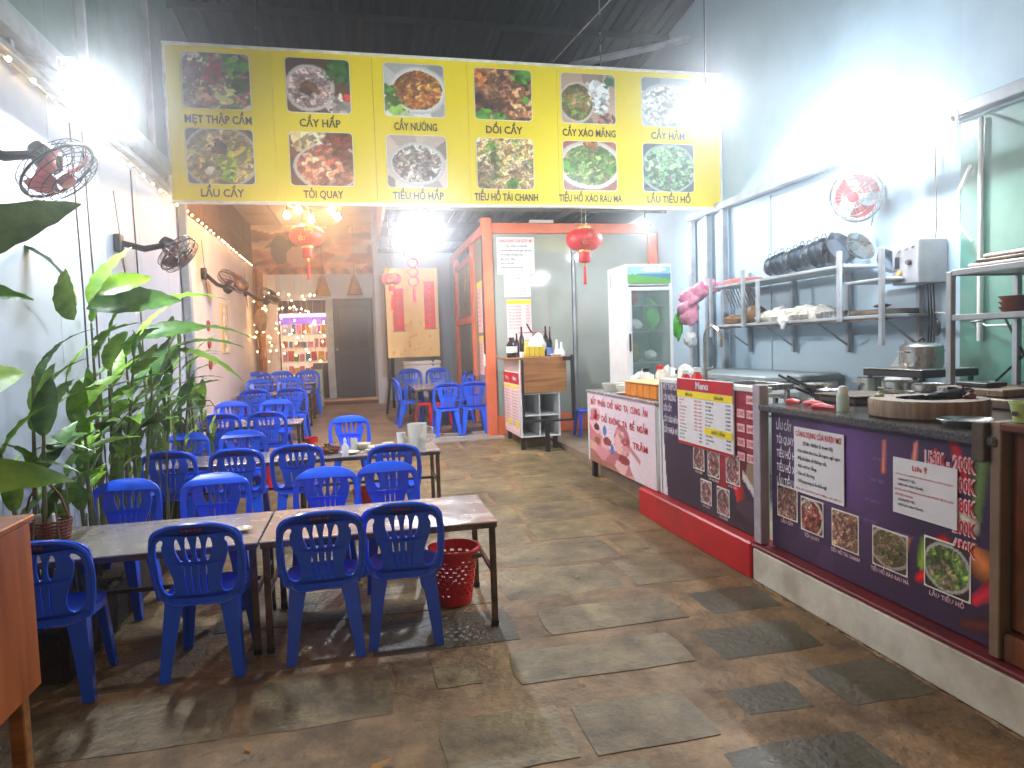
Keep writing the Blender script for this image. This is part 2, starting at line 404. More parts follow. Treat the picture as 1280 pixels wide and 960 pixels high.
M['bulb'] = emis('led_bulb_glow', COOL, LAMP['bulb']); M['bulbhall'] = emis('hall_bulb_glow', COOL, LAMP['hall']); M['bulbcooler'] = emis('small_bulb_glow', COOL, LAMP['cooler'])
M['warm'] = emis('filament_bulb_glow', WARM, LAMP['warm'])
M['fairy'] = emis('fairy_light_glow', (1.0, .62, .25, 1), 14, False)
M['neon'] = emis('violet_strip_glow', (.55, .25, 1, 1), 2.2, False)
M['screenglow'] = emis('backlit_header', (.5, .75, .8, 1), .0, False)

# ------------------------------------------------------------------ the ground
ys = [-6, 0, 2, 4, 5.5, 6.5, 7.5, 8.2, 8.8, 9.6, 10.5]
b = MB()
for a, c in zip(ys, ys[1:]): b.add([(-2.3,a,zf(a)),(5.2,a,zf(a)),(5.2,c,zf(c)),(-2.3,c,zf(c))], [(0,1,2,3)])
b.add([(-30,-30,-.004),(30,-30,-.004),(30,-6,-.004),(-30,-6,-.004)], [(0,1,2,3)])
yard = struct(b.build('yard_floor', M['mortar']))
b = MB(); ys = [10.5, 11.5, 12.5, 13.5, 15.0]
for a, c in zip(ys, ys[1:]): b.add([(-2.3,a,zf(a)),(5.2,a,zf(a)),(5.2,c,zf(c)),(-2.3,c,zf(c))], [(0,1,2,3)])
b.add([(-2.3,10.5,zf(10.5)),(5.2,10.5,zf(10.5)),(5.2,10.5,zf(10.5)-.1),(-2.3,10.5,zf(10.5)-.1)], [(0,1,2,3)])
indoor = struct(b.build('indoor_floor', M['indoor']))
def slab(x0, x1, y0, y1, m, hgt, parent=yard, name='paving_stone', ch=.012):
    rn = random.random
    q = lambda: (rn()-.5)*.02
    c = [(x0+q(), y0+q()), (x1+q(), y0+q()), (x1+q(), y1+q()), (x0+q(), y1+q())]
    cx, cy = sum(p[0] for p in c)/4, sum(p[1] for p in c)/4
    ed = []
    for i in range(4):          # worn edges: extra points between the corners
        a, d = c[i], c[(i+1)%4]
        ed.append((a[0]+(cx-a[0])*.03, a[1]+(cy-a[1])*.03))
        for t in (.3, .68): ed.append((a[0]+(d[0]-a[0])*t+(rn()-.5)*.022, a[1]+(d[1]-a[1])*t+(rn()-.5)*.022))
    n = len(ed); v = [(x, y, zf(y)-.01) for x, y in ed]+[(x+(cx-x)*ch*1.5, y+(cy-y)*ch*1.5, zf(y)+hgt) for x, y in ed]
    f = [tuple(range(n, 2*n))]+[(i, (i+1)%n, n+(i+1)%n, n+i) for i in range(n)]
    return MB().add(v, f).build(name, m, parent)
dark = [(2.12,2.6,2.6,2.97),(1.80,2.42,3.17,3.54),(1.62,1.97,2.66,2.9),(2.05,2.55,3.72,4.1),(1.35,2.0,2.05,2.45)]
for x0, x1, y0, y1 in dark: slab(x0, x1, y0, y1, M['darkstone'], .002)
fixed = dark + [(.70,1.68,3.2,3.58),(.26,.82,2.56,2.99),(.86,1.44,2.55,2.95),(.30,.54,3.28,3.54),(1.0,1.9,3.72,4.12)]
for x0, x1, y0, y1 in fixed[len(dark):]: slab(x0, x1, y0, y1, M['stone'], .004)
rs = random.Random(5); y = .55
while y < 10.0:
    d = rs.uniform(.38, .5) if y < 4.2 else rs.uniform(.42, .62); x = -2.0+rs.uniform(0, .4)
    while x < 2.5 if y < 5.9 else x < 2.9:
        L = rs.uniform(.55, 1.0); x1 = min(x+L, 2.57 if y < 5.9 else 3.2)
        if x1-x > .2 and not any(x < B and x1 > A and y < D and y+d > C_ for A, B, C_, D in fixed) and rs.random() < .93:
            slab(x, x1, y, y+d, M['stone'] if rs.random() < .9 or y > 4.5 else M['darkstone'], rs.uniform(.001, .004))
        x = x1+(rs.uniform(.05, .13) if y < 4.3 else rs.uniform(.03, .07))
    y += d+(rs.uniform(.06, .13) if y < 4.3 else rs.uniform(.03, .07))
y = 10.32; k = 0
while y < 11.2:
    x = .95
    while x < 1.9:
        z = zf(y)+.012
        MB().rbox(x, x+.296, y, y+.296, z-.03, z+.004+.012*(y < 10.5), .003).build('floor_tile', M['tile'], indoor); x += .302
    y += .302
# dry leaf litter on the yard
for px, py, rz, c in ((.0,2.72,.4,'litter'),(1.0,3.15,1.2,'litter'),(-.55,3.0,2.1,'litter'),(2.2,5.1,.3,'litter'),(1.45,4.6,.9,'litter'),(.9,6.3,2,'litter')):
    m_ = mat('dry_leaf', rgb(170,122,60), .7)
    s_ = .055 if py == 2.72 else .03
    v = [(-1,0,0),(-.3,.35,.12),(.5,.3,.1),(1,0,.25),(.5,-.3,.16),(-.3,-.35,.05)]
    o = MB().add([(a*s_,b_*s_,c_*s_+.004) for a,b_,c_ in v], [(0,1,2,3,4,5)]).build('fallen_leaf', m_)
    o.location = (px, py, zf(py)+.009); o.rotation_euler = (0,0,rz)
    tag(o, {2.72:'curled dry leaf lying on the bare ground nearest the camera',3.15:'small dry scrap on the paving below the front table corner',3.0:'tiny dry scrap in the shade in front of the blue chairs',
            5.1:'small dry scrap near the red painted wall base',4.6:'tiny dry leaf on the open paving right of the front table',6.3:'tiny dry scrap on the paving beside the second table'}[py], 'leaf')

# ------------------------------------------------------------------ left wall, post, beam, upper sheets
lw = thing('left_wall', 'long white wall of upright sheets behind the plants', 'wall', (-2.1,4,0))
MB().box(-2.22,-2.112,-1.5,9.2,0,3.6).build('backing', M['paintsteel'], lw)
y = -1.4
for k in range(11):
    MB().rbox(-2.116,-2.1,y,min(y+.985,9.19),.02,3.58,.004).build('wall_panel', M['wall'], lw); y += .99
for yy in (5.93, 6.17, 7.35): MB().tube([(-2.092,yy,.4),(-2.094,yy+.03,2.2),(-2.092,yy-.02,3.5)], .006, 6).build('cable', M['darksteel'], lw)
lb = thing('roof_beam', 'grey steel roof beam running along the top of the left wall', 'beam', (-2.1,5,3.62))
MB().rbox(-2.14,-2.0,-1.5,9.15,3.74,3.9,.01).build('upper_rail', M['paintsteel'], lb)
MB().rbox(-2.12,-2.04,-1.5,9.15,3.62,3.67,.008).build('lower_rail', M['paintsteel'], lb)
for k in range(9): MB().rbox(-2.1,-2.07,-1+k*1.2,-.95+k*1.2,3.67,3.74,.004).build('spacer', M['paintsteel'], lb)
us = thing('side_screen', 'translucent greenish sheets rising above the left wall', 'screen', (-2.3,4,3.9))
m_us = mat('greenish_translucent_sheet', rgb(104,128,122), .45, scale=1.2, col2=rgb(44,92,74))
for k in range(14): MB().rbox(-2.31,-2.295,-1+k*1.19,.188+k*1.19,3.9,7.2,.003).build('sheet', m_us, us)
for yy in (6.75, 8.75): MB().rbox(-2.29,-2.22,yy,yy+.07,3.9,7.2,.005).build('mullion', M['paintsteel'], us)
p = MB().rbox(-2.08,-1.99,9.02,9.12,zf(9)-.02,3.62,.008).build('steel_post', M['paintsteel'])
tag(p, 'grey steel post where the white left wall meets the indoor part', 'post')
iw = thing('inner_left_wall', 'pinkish white inner wall with brown wood sheets above, left of the dining rows', 'wall', (-2.1,12,.2))
MB().box(-2.22,-2.1,9.21,15.2,.05,3.5).build('plaster', M['innerwall'], iw)
y = 9.22
while y < 15.1:
    MB().rbox(-2.13,-2.09,y,min(y+1.18,15.2),3.503,4.6,.006).build('wood_sheet', M['olive'], iw); y += 1.2

# ------------------------------------------------------------------ right walls
rw = thing('right_wall', 'pale blue plastered kitchen wall behind the shelves', 'wall', (4.9,7,0))
MB().box(4.9,5.05,4.73,15.6,0,3.40).build('lower_wall', M['wallr'], rw)
MB().box(4.93,5.05,4.73,15.6,3.4,7.2).build('upper_wall', M['wallr'], rw)
MB().rbox(4.885,4.905,7.4,7.43,.3,3.38,.003).build('joint_strip', M['wallr'], rw)
rg = thing('green_side_wall', 'green plastic sheet wall at the right edge behind the rack', 'wall', (4.87,2,0))
for k, (a, c) in enumerate(((-1,.9),(.905,2.8),(2.805,4.715))):
    MB().rbox(4.86,4.9,a,c,0,3.38,.004).build('green_sheet', M['wallg'], rg)
    MB().rbox(4.87,4.91,a,c,3.385,7.2,.004).build('upper_sheet', M['wallr'], rg)
MB().tube([(4.83,4.5,1.6),(4.83,4.5,3.35)], .018, 8).build('water_pipe', M['whitepl'], rg, smooth=True)
MB().tube([(4.82,4.56,2.4),(4.76,4.63,2.55),(4.75,4.62,2.8),(4.80,4.56,3.0)], .014, 8).build('hose', M['whitepl'], rg, smooth=True)
tr = thing('wall_truss', 'white steel beam sloping across the top of the kitchen wall', 'beam', (4.82,7,3.45))
MB().rbox(4.76,4.86,.5,9.3,3.40,3.50,.008).build('beam', M['paintsteel'], tr)
for yy in (9.22, 8.75, 8.32): MB().rbox(4.78,4.86,yy,yy+.08,.3,3.398,.006).build('upright', M['paintsteel'], tr)
bb = MB().tube([(2.95,9.0,5.42),(4.85,9.3,6.02)], .05, 6).build('roof_strut', M['paintsteel']); tag(bb, 'pale diagonal steel strut above the right end of the yellow sign', 'strut')

# ------------------------------------------------------------------ roof over the yard: corrugated sheets
rf = thing('yard_roof', 'dark green corrugated roof high above the yard', 'roof', (1.3,8,6.6))
def corrugated(x0, x1, y0, y1, z0, z1, n, amp=.03, along='y'):
    v = []; f = []
    for i in range(n+1):
        t = i/n; x = x0+(x1-x0)*t; dz = amp*(1 if i % 2 else -1)
        v += [(x, y0, z0+dz), (x, y1, z1+dz)]
    for i in range(n): f.append((2*i, 2*i+2, 2*i+3, 2*i+1))
    return MB().add(v, f)
for k in range(7):
    a = -2.6+k*1.14
    corrugated(a, a+1.15, 3.0, 15.6, 7.15-.012*(k % 2), 5.95-.012*(k % 2), 14).build('roof_sheet', M['roof'], rf)
for yy, zz in ((5.0,6.88),(7.5,6.65),(10,6.4)): MB().rbox(-2.3,4.9,yy,yy+.06,zz-.1,zz-.01,.01).build('purlin', M['roof'], rf)
MB().tube([(2.7,9,5.46),(3.6,7.2,6.2),(4.3,6.2,6.8)], .008, 5).build('guy_wire', M['steel'], rf)
# indoor ceiling
ic = thing('indoor_ceiling', 'pinkish sheet ceiling over the left dining rows', 'ceiling', (0,12,4.3))
y = 8.7
while y < 15.1:
    for x in (-2.09, -.82): MB().rbox(x,x+1.25,y,min(y+1.0,15.2),4.32,4.35,.004).build('ceiling_panel', M['ceil'], ic)
    y += 1.02
for x in (-1.5,-.8): MB().rbox(x,x+.03,8.7,15.2,4.29,4.32,.004).build('batten', M['olive'], ic)
ic2 = thing('corrugated_ceiling', 'low grey corrugated ceiling over the glass room and walkway', 'ceiling', (2.8,11,3.75))
for k in range(4): corrugated(.45+k*1.15, 1.58+k*1.15, 8.7, 15.2, 3.95, 3.75, 16, .02).build('ceiling_sheet', M['ceildark'], ic2)
for k in range(5): MB().rbox(.45,4.95,9.0+k*1.3,9.06+k*1.3,3.76-.03*k,3.84-.03*k,.006).build('cross_beam', M['ceildark'], ic2)
for x in (1.0,3.2): MB().rbox(x,x+.06,8.8,15,3.68,3.74,.006).build('rail', M['ceildark'], ic2)
MB().box(.40,.45,8.7,15.2,3.7,4.35).build('fascia', M['ceil'], ic2)

# ------------------------------------------------------------------ back wall of the indoor part
bw = thing('back_wall', 'far wall with white lintel and brown picture panel at the end of the hall', 'wall', (-.8,15,.56))
MB().box(-2.22,-1.65,15.02,15.15,.5,3.3).build('wall_side', M['innerwall'], bw)
MB().box(-2.3,.297,15.16,15.3,3.31,6.3).build('upper_wall', M['innerwall'], bw)
MB().box(-2.5,.6,16.1,16.2,.3,3.3).build('inner_back', M['door'], bw)
MB().box(.30,4.895,15.02,15.15,.5,6.3).build('wall_right', M['wall'], bw)
MB().box(-1.65,.30,15.02,15.15,2.78,3.3).build('lintel', M['wall'], bw)
MB().rbox(-1.66,-.93,14.9,15.2,.5,.82,.01).build('sill', M['pinkcloth'], bw)
MB().rbox(-.93,.5,14.75,15.2,.5,.66,.01).build('step', mat('tiled_step', rgb(196,164,140), .4), bw)
MB().rbox(-.935,.505,14.72,14.75,.5,.61,.004).build('step_riser', mat('shaded_riser', rgb(110,60,36), .5), bw)  # brown colour stands in for the shadow on the step face
MB().rbox(-.68,-.53,15.0,15.12,.66,2.78,.006).build('door_jamb', M['paintsteel'], bw)
def mural(U, V):
    rn = np.random.default_rng(4); i, d1, d2 = worley(U*1.0, V, 60, rn)
    pal = np.array([(196,132,104),(170,104,80),(214,164,138),(140,88,70),(188,150,130)], float)
    c = pal[rn.integers(0, 5, 60)][i]
    c = c*(.85+.3*np.clip(d1*6, 0, 1))[..., None]
    q = ((U-.22)/.07)**2+((V-.5)/.3)**2; c = np.where((q < 1)[..., None], (52,32,34), c)
    q = ((U-.30)/.08)**2+((V-.62)/.1)**2; c = np.where((q < 1)[..., None], (60,40,40), c)
    q = ((U-.36)/.09)**2+((V-.36)/.22)**2; c = np.where((q < 1)[..., None], (176,140,130), c)
    c = np.where((V < .12)[..., None] & (np.sin(U*60+V*9) > .2)[..., None], c*.7, c)
    return c
painting('printed_panel', bw, (-2.09,15.0,3.3), FACE_S, 2.5, 1.02, mural, 90, 36)
dr = thing('dark_door', 'dark grey panelled door at the far end of the hall', 'door', (-.12,15.0,.66))
MB().rbox(-.53,.29,15.0,15.06,.67,2.77,.008).build('door_leaf', M['door'], dr)
for z0, z1 in ((.85,1.55),(1.72,2.6)):
    MB().rbox(-.42,.18,14.985,15.0,z0,z1,.006).build('door_panel', mat('door_panel_grey', rgb(62,62,70), .35), dr)
    MB().rbox(-.46,.22,14.975,14.985,z1+.01,z1+.05,.003).build('moulding', M['door'], dr)
MB().lathe([(0,-.02),(.03,0),(.03,.03),(0,.05)], (-.47,14.96,1.7), 10, axis=(0,-1,0)).build('door_handle', M['steel'], dr, smooth=True)
# shop window with goods
sh = thing('display_shelf', 'brightly lit shelf of colourful goods behind the far window', 'shelf', (-1.2,15.6,.8))
MB().box(-1.72,-.6,16.0,16.05,.6,2.9).build('back_panel', mat('warm_backboard', rgb(236,214,190), .5, emit=rgb(255,226,196), es=.22), sh)  # board given a glow of its own to light the display
for z in (1.15,1.45,1.75,2.05): MB().rbox(-1.68,-.64,15.7,16.0,z,z+.025,.004).build('board', M['whitepl'], sh)
MB().rbox(-1.68,-.64,15.62,15.66,2.44,2.50,.004).build('light_strip', M['neon'], sh)
MB().rbox(-1.69,-.63,15.60,15.64,2.28,2.43,.004).build('violet_panel', mat('violet_panel', rgb(170,110,220), .4, col2=rgb(90,100,230), scale=2, emit=rgb(170,110,230), es=.25), sh)
MB().rbox(-1.72,-.6,15.58,15.62,2.52,2.80,.004).build('dark_valance', M['door'], sh)
MB().rbox(-1.0,-.62,15.2,15.26,.5,1.42,.004).build('side_door', M['door'], sh)
rp = random.Random(3)
pc = [rgb(230,60,50),rgb(250,190,40),rgb(240,240,230),rgb(60,150,200),rgb(240,140,170),rgb(120,170,60),rgb(220,120,50)]
pm = [mat('packet_colour_%s' % n_, c, .4) for n_, c in zip(('red','yellow','white','blue','pink','green','orange'), pc)]
for z in (1.175,1.475,1.775,2.075):
    x = -1.66; pn = 0
    while x < -.72:
        w_ = rp.uniform(.06,.12); h_ = rp.uniform(.12,.24)
        o = MB().rbox(x,x+w_,15.72,15.86,z,z+h_,.006).build('packet', rp.choice(pm)); pn += 1; tag(o, '%s packet, %s from the left, on the %s board of the lit display shelf' % (o.data.materials[0].name.split('_')[-1], ('','first','second','third','fourth','fifth','sixth','seventh','eighth','ninth','tenth','eleventh','twelfth','thirteenth','fourteenth')[pn], {1.175:'lowest',1.475:'second',1.775:'third',2.075:'top'}[z]), 'packet', 'packets on the lit display shelf'); x += w_+rp.uniform(.01,.04)
pk = thing('low_counter', 'pink fronted low counter below the far lit window', 'counter', (-1.3,14.6,.5))
MB().rbox(-1.95,-1.0,14.4,14.8,.5,1.16,.01).build('cabinet', M['pinkcloth'], pk)
MB().rbox(-1.98,-.97,14.37,14.83,1.165,1.2,.008).build('countertop', M['white'], pk)
o = MB().rbox(-.97,-.78,14.5,14.85,.53,1.3,.01).build('pale_cupboard', mat('pale_green_panel', rgb(170,180,160), .4)); tag(o, 'pale narrow cupboard between the pink counter and the dark door', 'cupboard')
# conical bamboo lampshades
for k, x in enumerate((-.70,-.05)):
    t = thing('pendant_lamp', ('left' if k == 0 else 'right')+' one of two cone shaped woven bamboo lampshades hanging above the dark door', 'lamp', (x,14.8,3.3), 'bamboo cone lampshades')
    MB().lathe([(.02,.42),(.06,.36),(.11,.18),(.165,0),(.15,.0),(.1,.17),(.05,.34)], (x,14.8,2.84), 20).build('lampshade', M['bamboo'], t, smooth=True)
    MB().tube([(x,14.8,3.25),(x,14.8,4.3)], .006, 5).build('cord', M['black'], t)
# fairy light curtain by the far window
fc = thing('fairy_light_curtain', 'bunch of warm fairy lights hanging over the far window', 'string lights', (-1.5,14.3,3.2))
rp = random.Random(8)
for k in range(11):
    x = -1.95+k*.12+rp.uniform(-.03,.03); zl = rp.uniform(1.25,1.7); yy = 14.3+rp.uniform(-.1,.1)
    pts = [(x+rp.uniform(-.04,.04), yy, z) for z in np.linspace(3.25, zl, 7)]
    MB().tube(pts, .004, 4).build('wire', M['gold'], fc)
    for j in range(7):
        z = rp.uniform(zl, 2.9); r_ = rp.uniform(.011,.02)
        MB().lathe([(0,-r_),(r_*.8,-r_*.5),(r_,0),(r_*.7,r_*.6),(0,r_)], (x+rp.uniform(-.05,.05), yy-.02, z), 6).build('bulb', M['fairy'], fc)
# fairy light string along left walls
def string(y0, y1, z0, z1, x, n, label):
    t = thing('fairy_light_string', label, 'string lights', (x,(y0+y1)/2,z0), 'fairy lights along the left wall')
    pts = []
    for i in range(n*3+1):
        a = i/(n*3); pts.append((x+.012*math.sin(i*2.1), y0+(y1-y0)*a, z0+(z1-z0)*a-.03*abs(math.sin(i*PI/3))))
    MB().tube(pts, .004, 4).build('wire', M['darksteel'], t)
    for i in range(n):
        a = (i+.5)/n; yy = y0+(y1-y0)*a+rp.uniform(-.06,.06); z = z0+(z1-z0)*a-.03
        r_ = rp.uniform(.012,.02)
        MB().lathe([(0,-r_),(r_,0),(0,r_)], (x+.02, yy, z), 6).build('bulb', M['fairy'], t)
string(4.4, 9.0, 3.60, 3.50, -2.06, 14, 'warm fairy lights strung along the top of the white yard wall')
string(9.2, 14.6, 3.53, 3.47, -2.06, 20, 'warm fairy lights strung along the joint of the inner left wall')

# ------------------------------------------------------------------ menu signboard
sg = thing('menu_signboard', 'long yellow menu signboard with twelve dish photographs hung across the yard', 'sign', (1.4,8.5,3.43))
b = MB()
xs = [-2.0,-.86,.29,1.44,2.59,3.74,4.86]
for a, c in zip(xs, xs[1:]): MB().box(a+.002, c-.002, 8.5, 8.54, 3.46, 5.19).build('sheet', M['yellowsign'], sg)
for x0, x1, z0, z1 in ((-2.03,4.89,5.192,5.225),(-2.03,4.89,3.43,3.458),(-2.03,-2.002,3.46,5.19),(4.862,4.89,3.46,5.19)):
    MB().rbox(x0,x1,8.485,8.56,z0,z1,.005).build('frame_bar', M['signwhite'], sg)
XC = [-1.465,-.34,.785,1.89,3.01,4.105]
caps = [['MẸT THẬP CẨM','CẦY HẤP','CẦY NƯỚNG','DỒI CẦY','CẦY XÁO MĂNG','CẦY HẦM'],['LẨU CẦY','TỎI QUAY','TIỂU HỔ HẤP','TIỂU HỔ TÁI CHANH','TIỂU HỔ XÀO RAU MÁ','LẨU TIỂU HỔ']]
GR = (70,120,40); dishes = [[
 food(1, [(150,90,80),(200,180,150),(120,70,60),(90,110,50)], 80, (200,180,160), (186,168,150), .5,.5,.62,.62,.99, [(.78,.75,.18,(80,140,50)),(.85,.42,.16,(50,80,36)),(.48,.62,.15,(160,70,66)),(.48,.62,.1,(120,60,56)),(.3,.2,.16,(180,140,110)),(.62,.22,.16,(196,190,130)),(.14,.68,.16,(110,80,80))]),
 food(2, [(190,160,150),(160,130,126),(214,190,178)], 70, (90,60,44), (216,208,200), .36,.45,.4,.44,.86, [(.36,.45,.13,(96,66,46)),(.9,.85,.26,(50,100,40)),(.84,.16,.2,(220,206,190)),(.95,.28,.07,(190,60,40))]),
 food(3, [(176,104,36),(140,76,26),(200,140,60),(120,60,24)], 130, (206,206,196), (226,226,218), .56,.5,.5,.46,.82, [(.1,.3,.13,(110,150,60)),(.2,.12,.13,(130,170,70)),(.08,.5,.09,(90,140,50))]),
 food(4, [(120,76,50),(150,96,60),(84,52,36),(176,126,84)], 60, (110,130,60), (150,120,80), .5,.5,.8,.8,.99, [(.85,.92,.15,(90,150,50)),(.12,.06,.14,(80,140,44)),(.42,.04,.1,(90,150,50)),(.1,.85,.16,(196,120,60)),(.9,.4,.07,(110,170,60))]),
 food(5, [(130,100,40),(96,110,44),(170,140,80)], 80, (176,150,126), (226,214,196), .28,.42,.34,.42,.88, [(.72,.68,.2,(230,230,224)),(.7,.42,.17,(220,220,214)),(.92,.86,.12,(60,110,60)),(.8,.04,.16,(160,110,90))]),
 food(6, [(200,206,196),(220,222,214),(170,180,170)], 50, (180,196,190), (222,226,222), .5,.4,.6,.5,.86)],[
 food(7, [(170,140,90),(140,116,76),(190,170,110),(150,130,60)], 90, (110,90,76), (206,200,186), .5,.48,.58,.58,.93, [(.62,.4,.15,(150,160,50)),(.6,.14,.1,(140,170,60)),(.36,.22,.08,(230,220,200)),(.5,.68,.12,(90,60,50)),(.85,.55,.12,(200,180,80))]),
 food(8, [(196,110,80),(220,150,120),(150,70,50),(206,130,90)], 36, (120,66,44), (232,222,214), .6,.36,.55,.46,.9, [(.2,.9,.22,(226,196,140)),(.45,.94,.14,(230,210,170)),(.8,.86,.2,(120,60,40))]),
 food(9, [(150,130,112),(196,180,164),(120,100,88),(206,196,180)], 110, (200,180,160), (226,222,216), .5,.45,.48,.42,.86),
 food(10, [(190,150,90),(210,180,120),(120,130,60),(170,120,70),(220,200,160)], 150, (180,150,100), (200,170,120), .5,.5,.9,.9,.99, [(.62,.1,.12,(110,160,50)),(.25,.85,.1,(120,150,60)),(.3,.62,.1,(120,140,60))]),
 food(11, [(96,140,50),(130,160,70),(170,160,90),(74,112,44)], 120, (150,90,60), (226,214,206), .5,.52,.62,.5,.84, [(.5,.95,.12,(170,110,60)),(.1,.5,.12,(80,130,40)),(.9,.42,.1,(80,130,44))]),
 food(12, [(96,140,96),(120,160,110),(140,170,120),(110,130,110)], 100, (96,110,104), (196,206,200), .5,.48,.56,.52,.92)]]
for r_ in range(2):
    for c_ in range(6):
        x = XC[c_]-.36; z = (4.50, 3.65)[r_]
        q = MB(); n_ = 6; R_ = .05; pts = []
        for (cx, cz, a0) in ((x+.73-R_,z-.008+R_,-90),(x+.73-R_,z+.628-R_,0),(x-.01+R_,z+.628-R_,90),(x-.01+R_,z-.008+R_,180)):
            for k in range(n_): a = R(a0+90*k/(n_-1)); pts.append((cx+R_*math.cos(a), 8.494, cz+R_*math.sin(a)))
        q.add(pts, [tuple(range(len(pts)))]); q.build('photo_border', M['signwhite'], sg)
        painting('dish_photo', sg, (x,8.489,z), FACE_S, .72, .62, dishes[r_][c_], 64, 56, rr=.045)
        s = caps[r_][c_]; W = {12:.72, 7:.47, 9:.52, 8:.46, 17:.82, 18:.86, 11:.62, 4:.3}.get(len(s), .6)
        if c_ == 5 and r_ == 0: W = .48
        lettering('caption', s, M['ink'], sg, (XC[c_],8.494,(4.335,3.505)[r_]), FACE_S, .088, W, bold=.022)
for x in (-1.0,3.2): MB().tube([(x,8.52,5.22),(x,8.52,6.6)], .01, 5).build('hanger', M['steel'], sg)

# ------------------------------------------------------------------ lamps
def tube_lamp(x, y0, y1, z, m, label, side):
    t = thing('tube_lamp', label, 'lamp', (x,(y0+y1)/2,z))
    MB().rbox(x-.012+side*.040, x+.012+side*.040, y0-.03, y1+.03, z-.05, z+.05, .004).build('batten', M['whitepl'], t)  # batten widened to keep the tube's light off the wall
    MB().rbox(x-.05, x+.05, y0-.03, y1+.03, z+.052, z+.06, .002).build('hood', M['whitepl'], t)  # added to shade the wall above the tube
    for yy in (y0,y1): MB().rbox(x-.022,x+.022,yy-.025,yy+.012,z-.024,z+.02,.004).build('end_cap', M['whitepl'], t)
    MB().tube([(x,y0+.012,z),(x,y1-.025,z)], .02, 12).build('tube', m, t, smooth=True)
    wx = -2.06 if side < 0 else 4.80
    for yy in (y0+.2, y1-.2): MB().tube([(x+side*.04,yy,z+.01),(wx,yy,z+.14)], .01, 6).build('bracket', M['paintsteel'], t)
tube_lamp(-1.75, 4.98, 5.95, 3.56, M['tubeL'], 'glaring white tube lamp above the left wall over the plants', -1)
tube_lamp(4.40, 4.36, 5.46, 3.275, M['tubeR'], 'glaring white tube lamp on the beam over the kitchen shelves', 1)
def bulb_lamp(x, y, z, r, m, label, top, group=None):
    t = thing('bulb_lamp', label, 'lamp', (x,y,z), group)
    MB().lathe([(0,-r),(r*.5,-r*.87),(r*.87,-r*.5),(r,0),(r*.99,r*.06)], (x,y,z), 20).build('bulb', m, t, smooth=True)
    MB().lathe([(r*1.01,r*.05),(r*.85,r*.5),(r*.5,r*.95),(r*.4,r*1.12)], (x,y,z), 20).build('housing', M['whitepl'], t, smooth=True)  # opaque upper half added so less light reaches the roof
    MB().lathe([(r*.42,r*1.1),(r*.42,r*1.5),(r*.34,r*1.9),(.0,r*1.95)], (x,y,z), 12).build('socket', M['whitepl'], t, smooth=True)
    MB().tube([(x,y,z+r*1.9),(x,y,top)], .006, 5).build('cord', M['black'], t)
bulb_lamp(3.456, 6.3, 4.05, .08, M['bulb'], 'glaring round bulb in front of the right end of the yellow sign', 6.6)
bulb_lamp(.833, 9.0, 3.235, .065, M['bulbhall'], 'glaring round bulb hanging in the walkway below the yellow sign', 3.74)
bulb_lamp(3.953, 8.95, 3.296, .045, M['bulbcooler'], 'smaller glaring bulb hanging above the drinks cooler', 3.8)
ch = thing('chandelier', 'ring of five warm bulbs around the left red lantern', 'lamp', (-.55,9.9,3.6))
MB().ring((-.55,9.9,3.72), .36, .012, (0,0,1), 32, 6).build('hoop', M['blackmetal'], ch, smooth=True)
for k in range(3): a = 2*PI*k/3+.3; MB().tube([(-.55+.36*math.cos(a),9.9+.36*math.sin(a),3.72),(-.55,9.9,4.3)], .005, 5).build('chain', M['blackmetal'], ch)
for k in range(5):
    a = 2*PI*k/5+.45; x, yy = -.55+.36*math.cos(a), 9.9+.36*math.sin(a)
    MB().tube([(x,yy,3.72),(x,yy,3.62)], .014, 8).build('socket', M['blackmetal'], ch)
    MB().lathe([(0,-.045),(.03,-.035),(.042,0),(.03,.04),(.014,.06)], (x,yy,3.57), 12).build('bulb', M['warm'], ch, smooth=True)

# ------------------------------------------------------------------ lanterns
def lantern(x, y, z, r, top, label, mname='lantern', sq=.62, tassel=True):
    t = thing('red_lantern', label, 'lantern', (x,y,z), 'red lanterns under the roof'); n = 16
    v = []; f = []; rings = 10
    for i in range(rings+1):
        th = PI*(.07+.86*i/rings)
        for k in range(n*2):
            a = 2*PI*k/(n*2); rr = r*(1.0 if k % 2 else .955)*math.sin(th)**.8
            v.append((x+rr*math.cos(a), y+rr*math.sin(a), z+r*sq*math.cos(th)))
    m_ = n*2
    for i in range(rings):
        for k in range(m_): f.append((i*m_+k,(i+1)*m_+k,(i+1)*m_+(k+1)%m_,i*m_+(k+1)%m_))
    MB().add(v, f).build('lantern_body', M[mname], t, smooth=True, angle=180)
    for s in (1,-1): MB().lathe([(r*.34,-.02),(r*.36,0),(r*.34,.02)], (x,y,z+s*r*sq*.98), 14).build('gold_cap', M['gold'], t, smooth=True)
    for a in (-.03,.03): MB().tube([(x+a,y,z+r*sq),(x+a*.8,y,top)], .004, 4).build('cord', M['steel'], t)
    g = MB()
    for k in range(9):
        a = 2*PI*k/9; g.ring((x+r*.55*math.cos(a-2.2)*.6, y-r*.93, z+r*.3*math.sin(a)), .02, .004, (0,1,0), 8, 4)
    g.build('gold_emblem', M['gold'], t)
    if tassel:
        zb = z-r*sq
        MB().lathe([(0,0),(r*.3,-.01),(r*.32,-r*.55),(r*.28,-r*.6),(0,-r*.6)], (x,y,zb), 12).build('fringe', M['lantern'], t, smooth=True)
        MB().lathe([(0,0),(.02,-.01),(.02,-.05),(0,-.06)], (x,y,zb-r*.6), 8).build('bead', M['gold'], t)
        MB().tube([(x,y,zb-r*.6-.05),(x,y,zb-r*.6-.30)], [.014,.024], 8).build('tassel', M['lantern'], t)
M['lanternfar'] = mat('faded_red_lantern', rgb(176,50,60), .55)
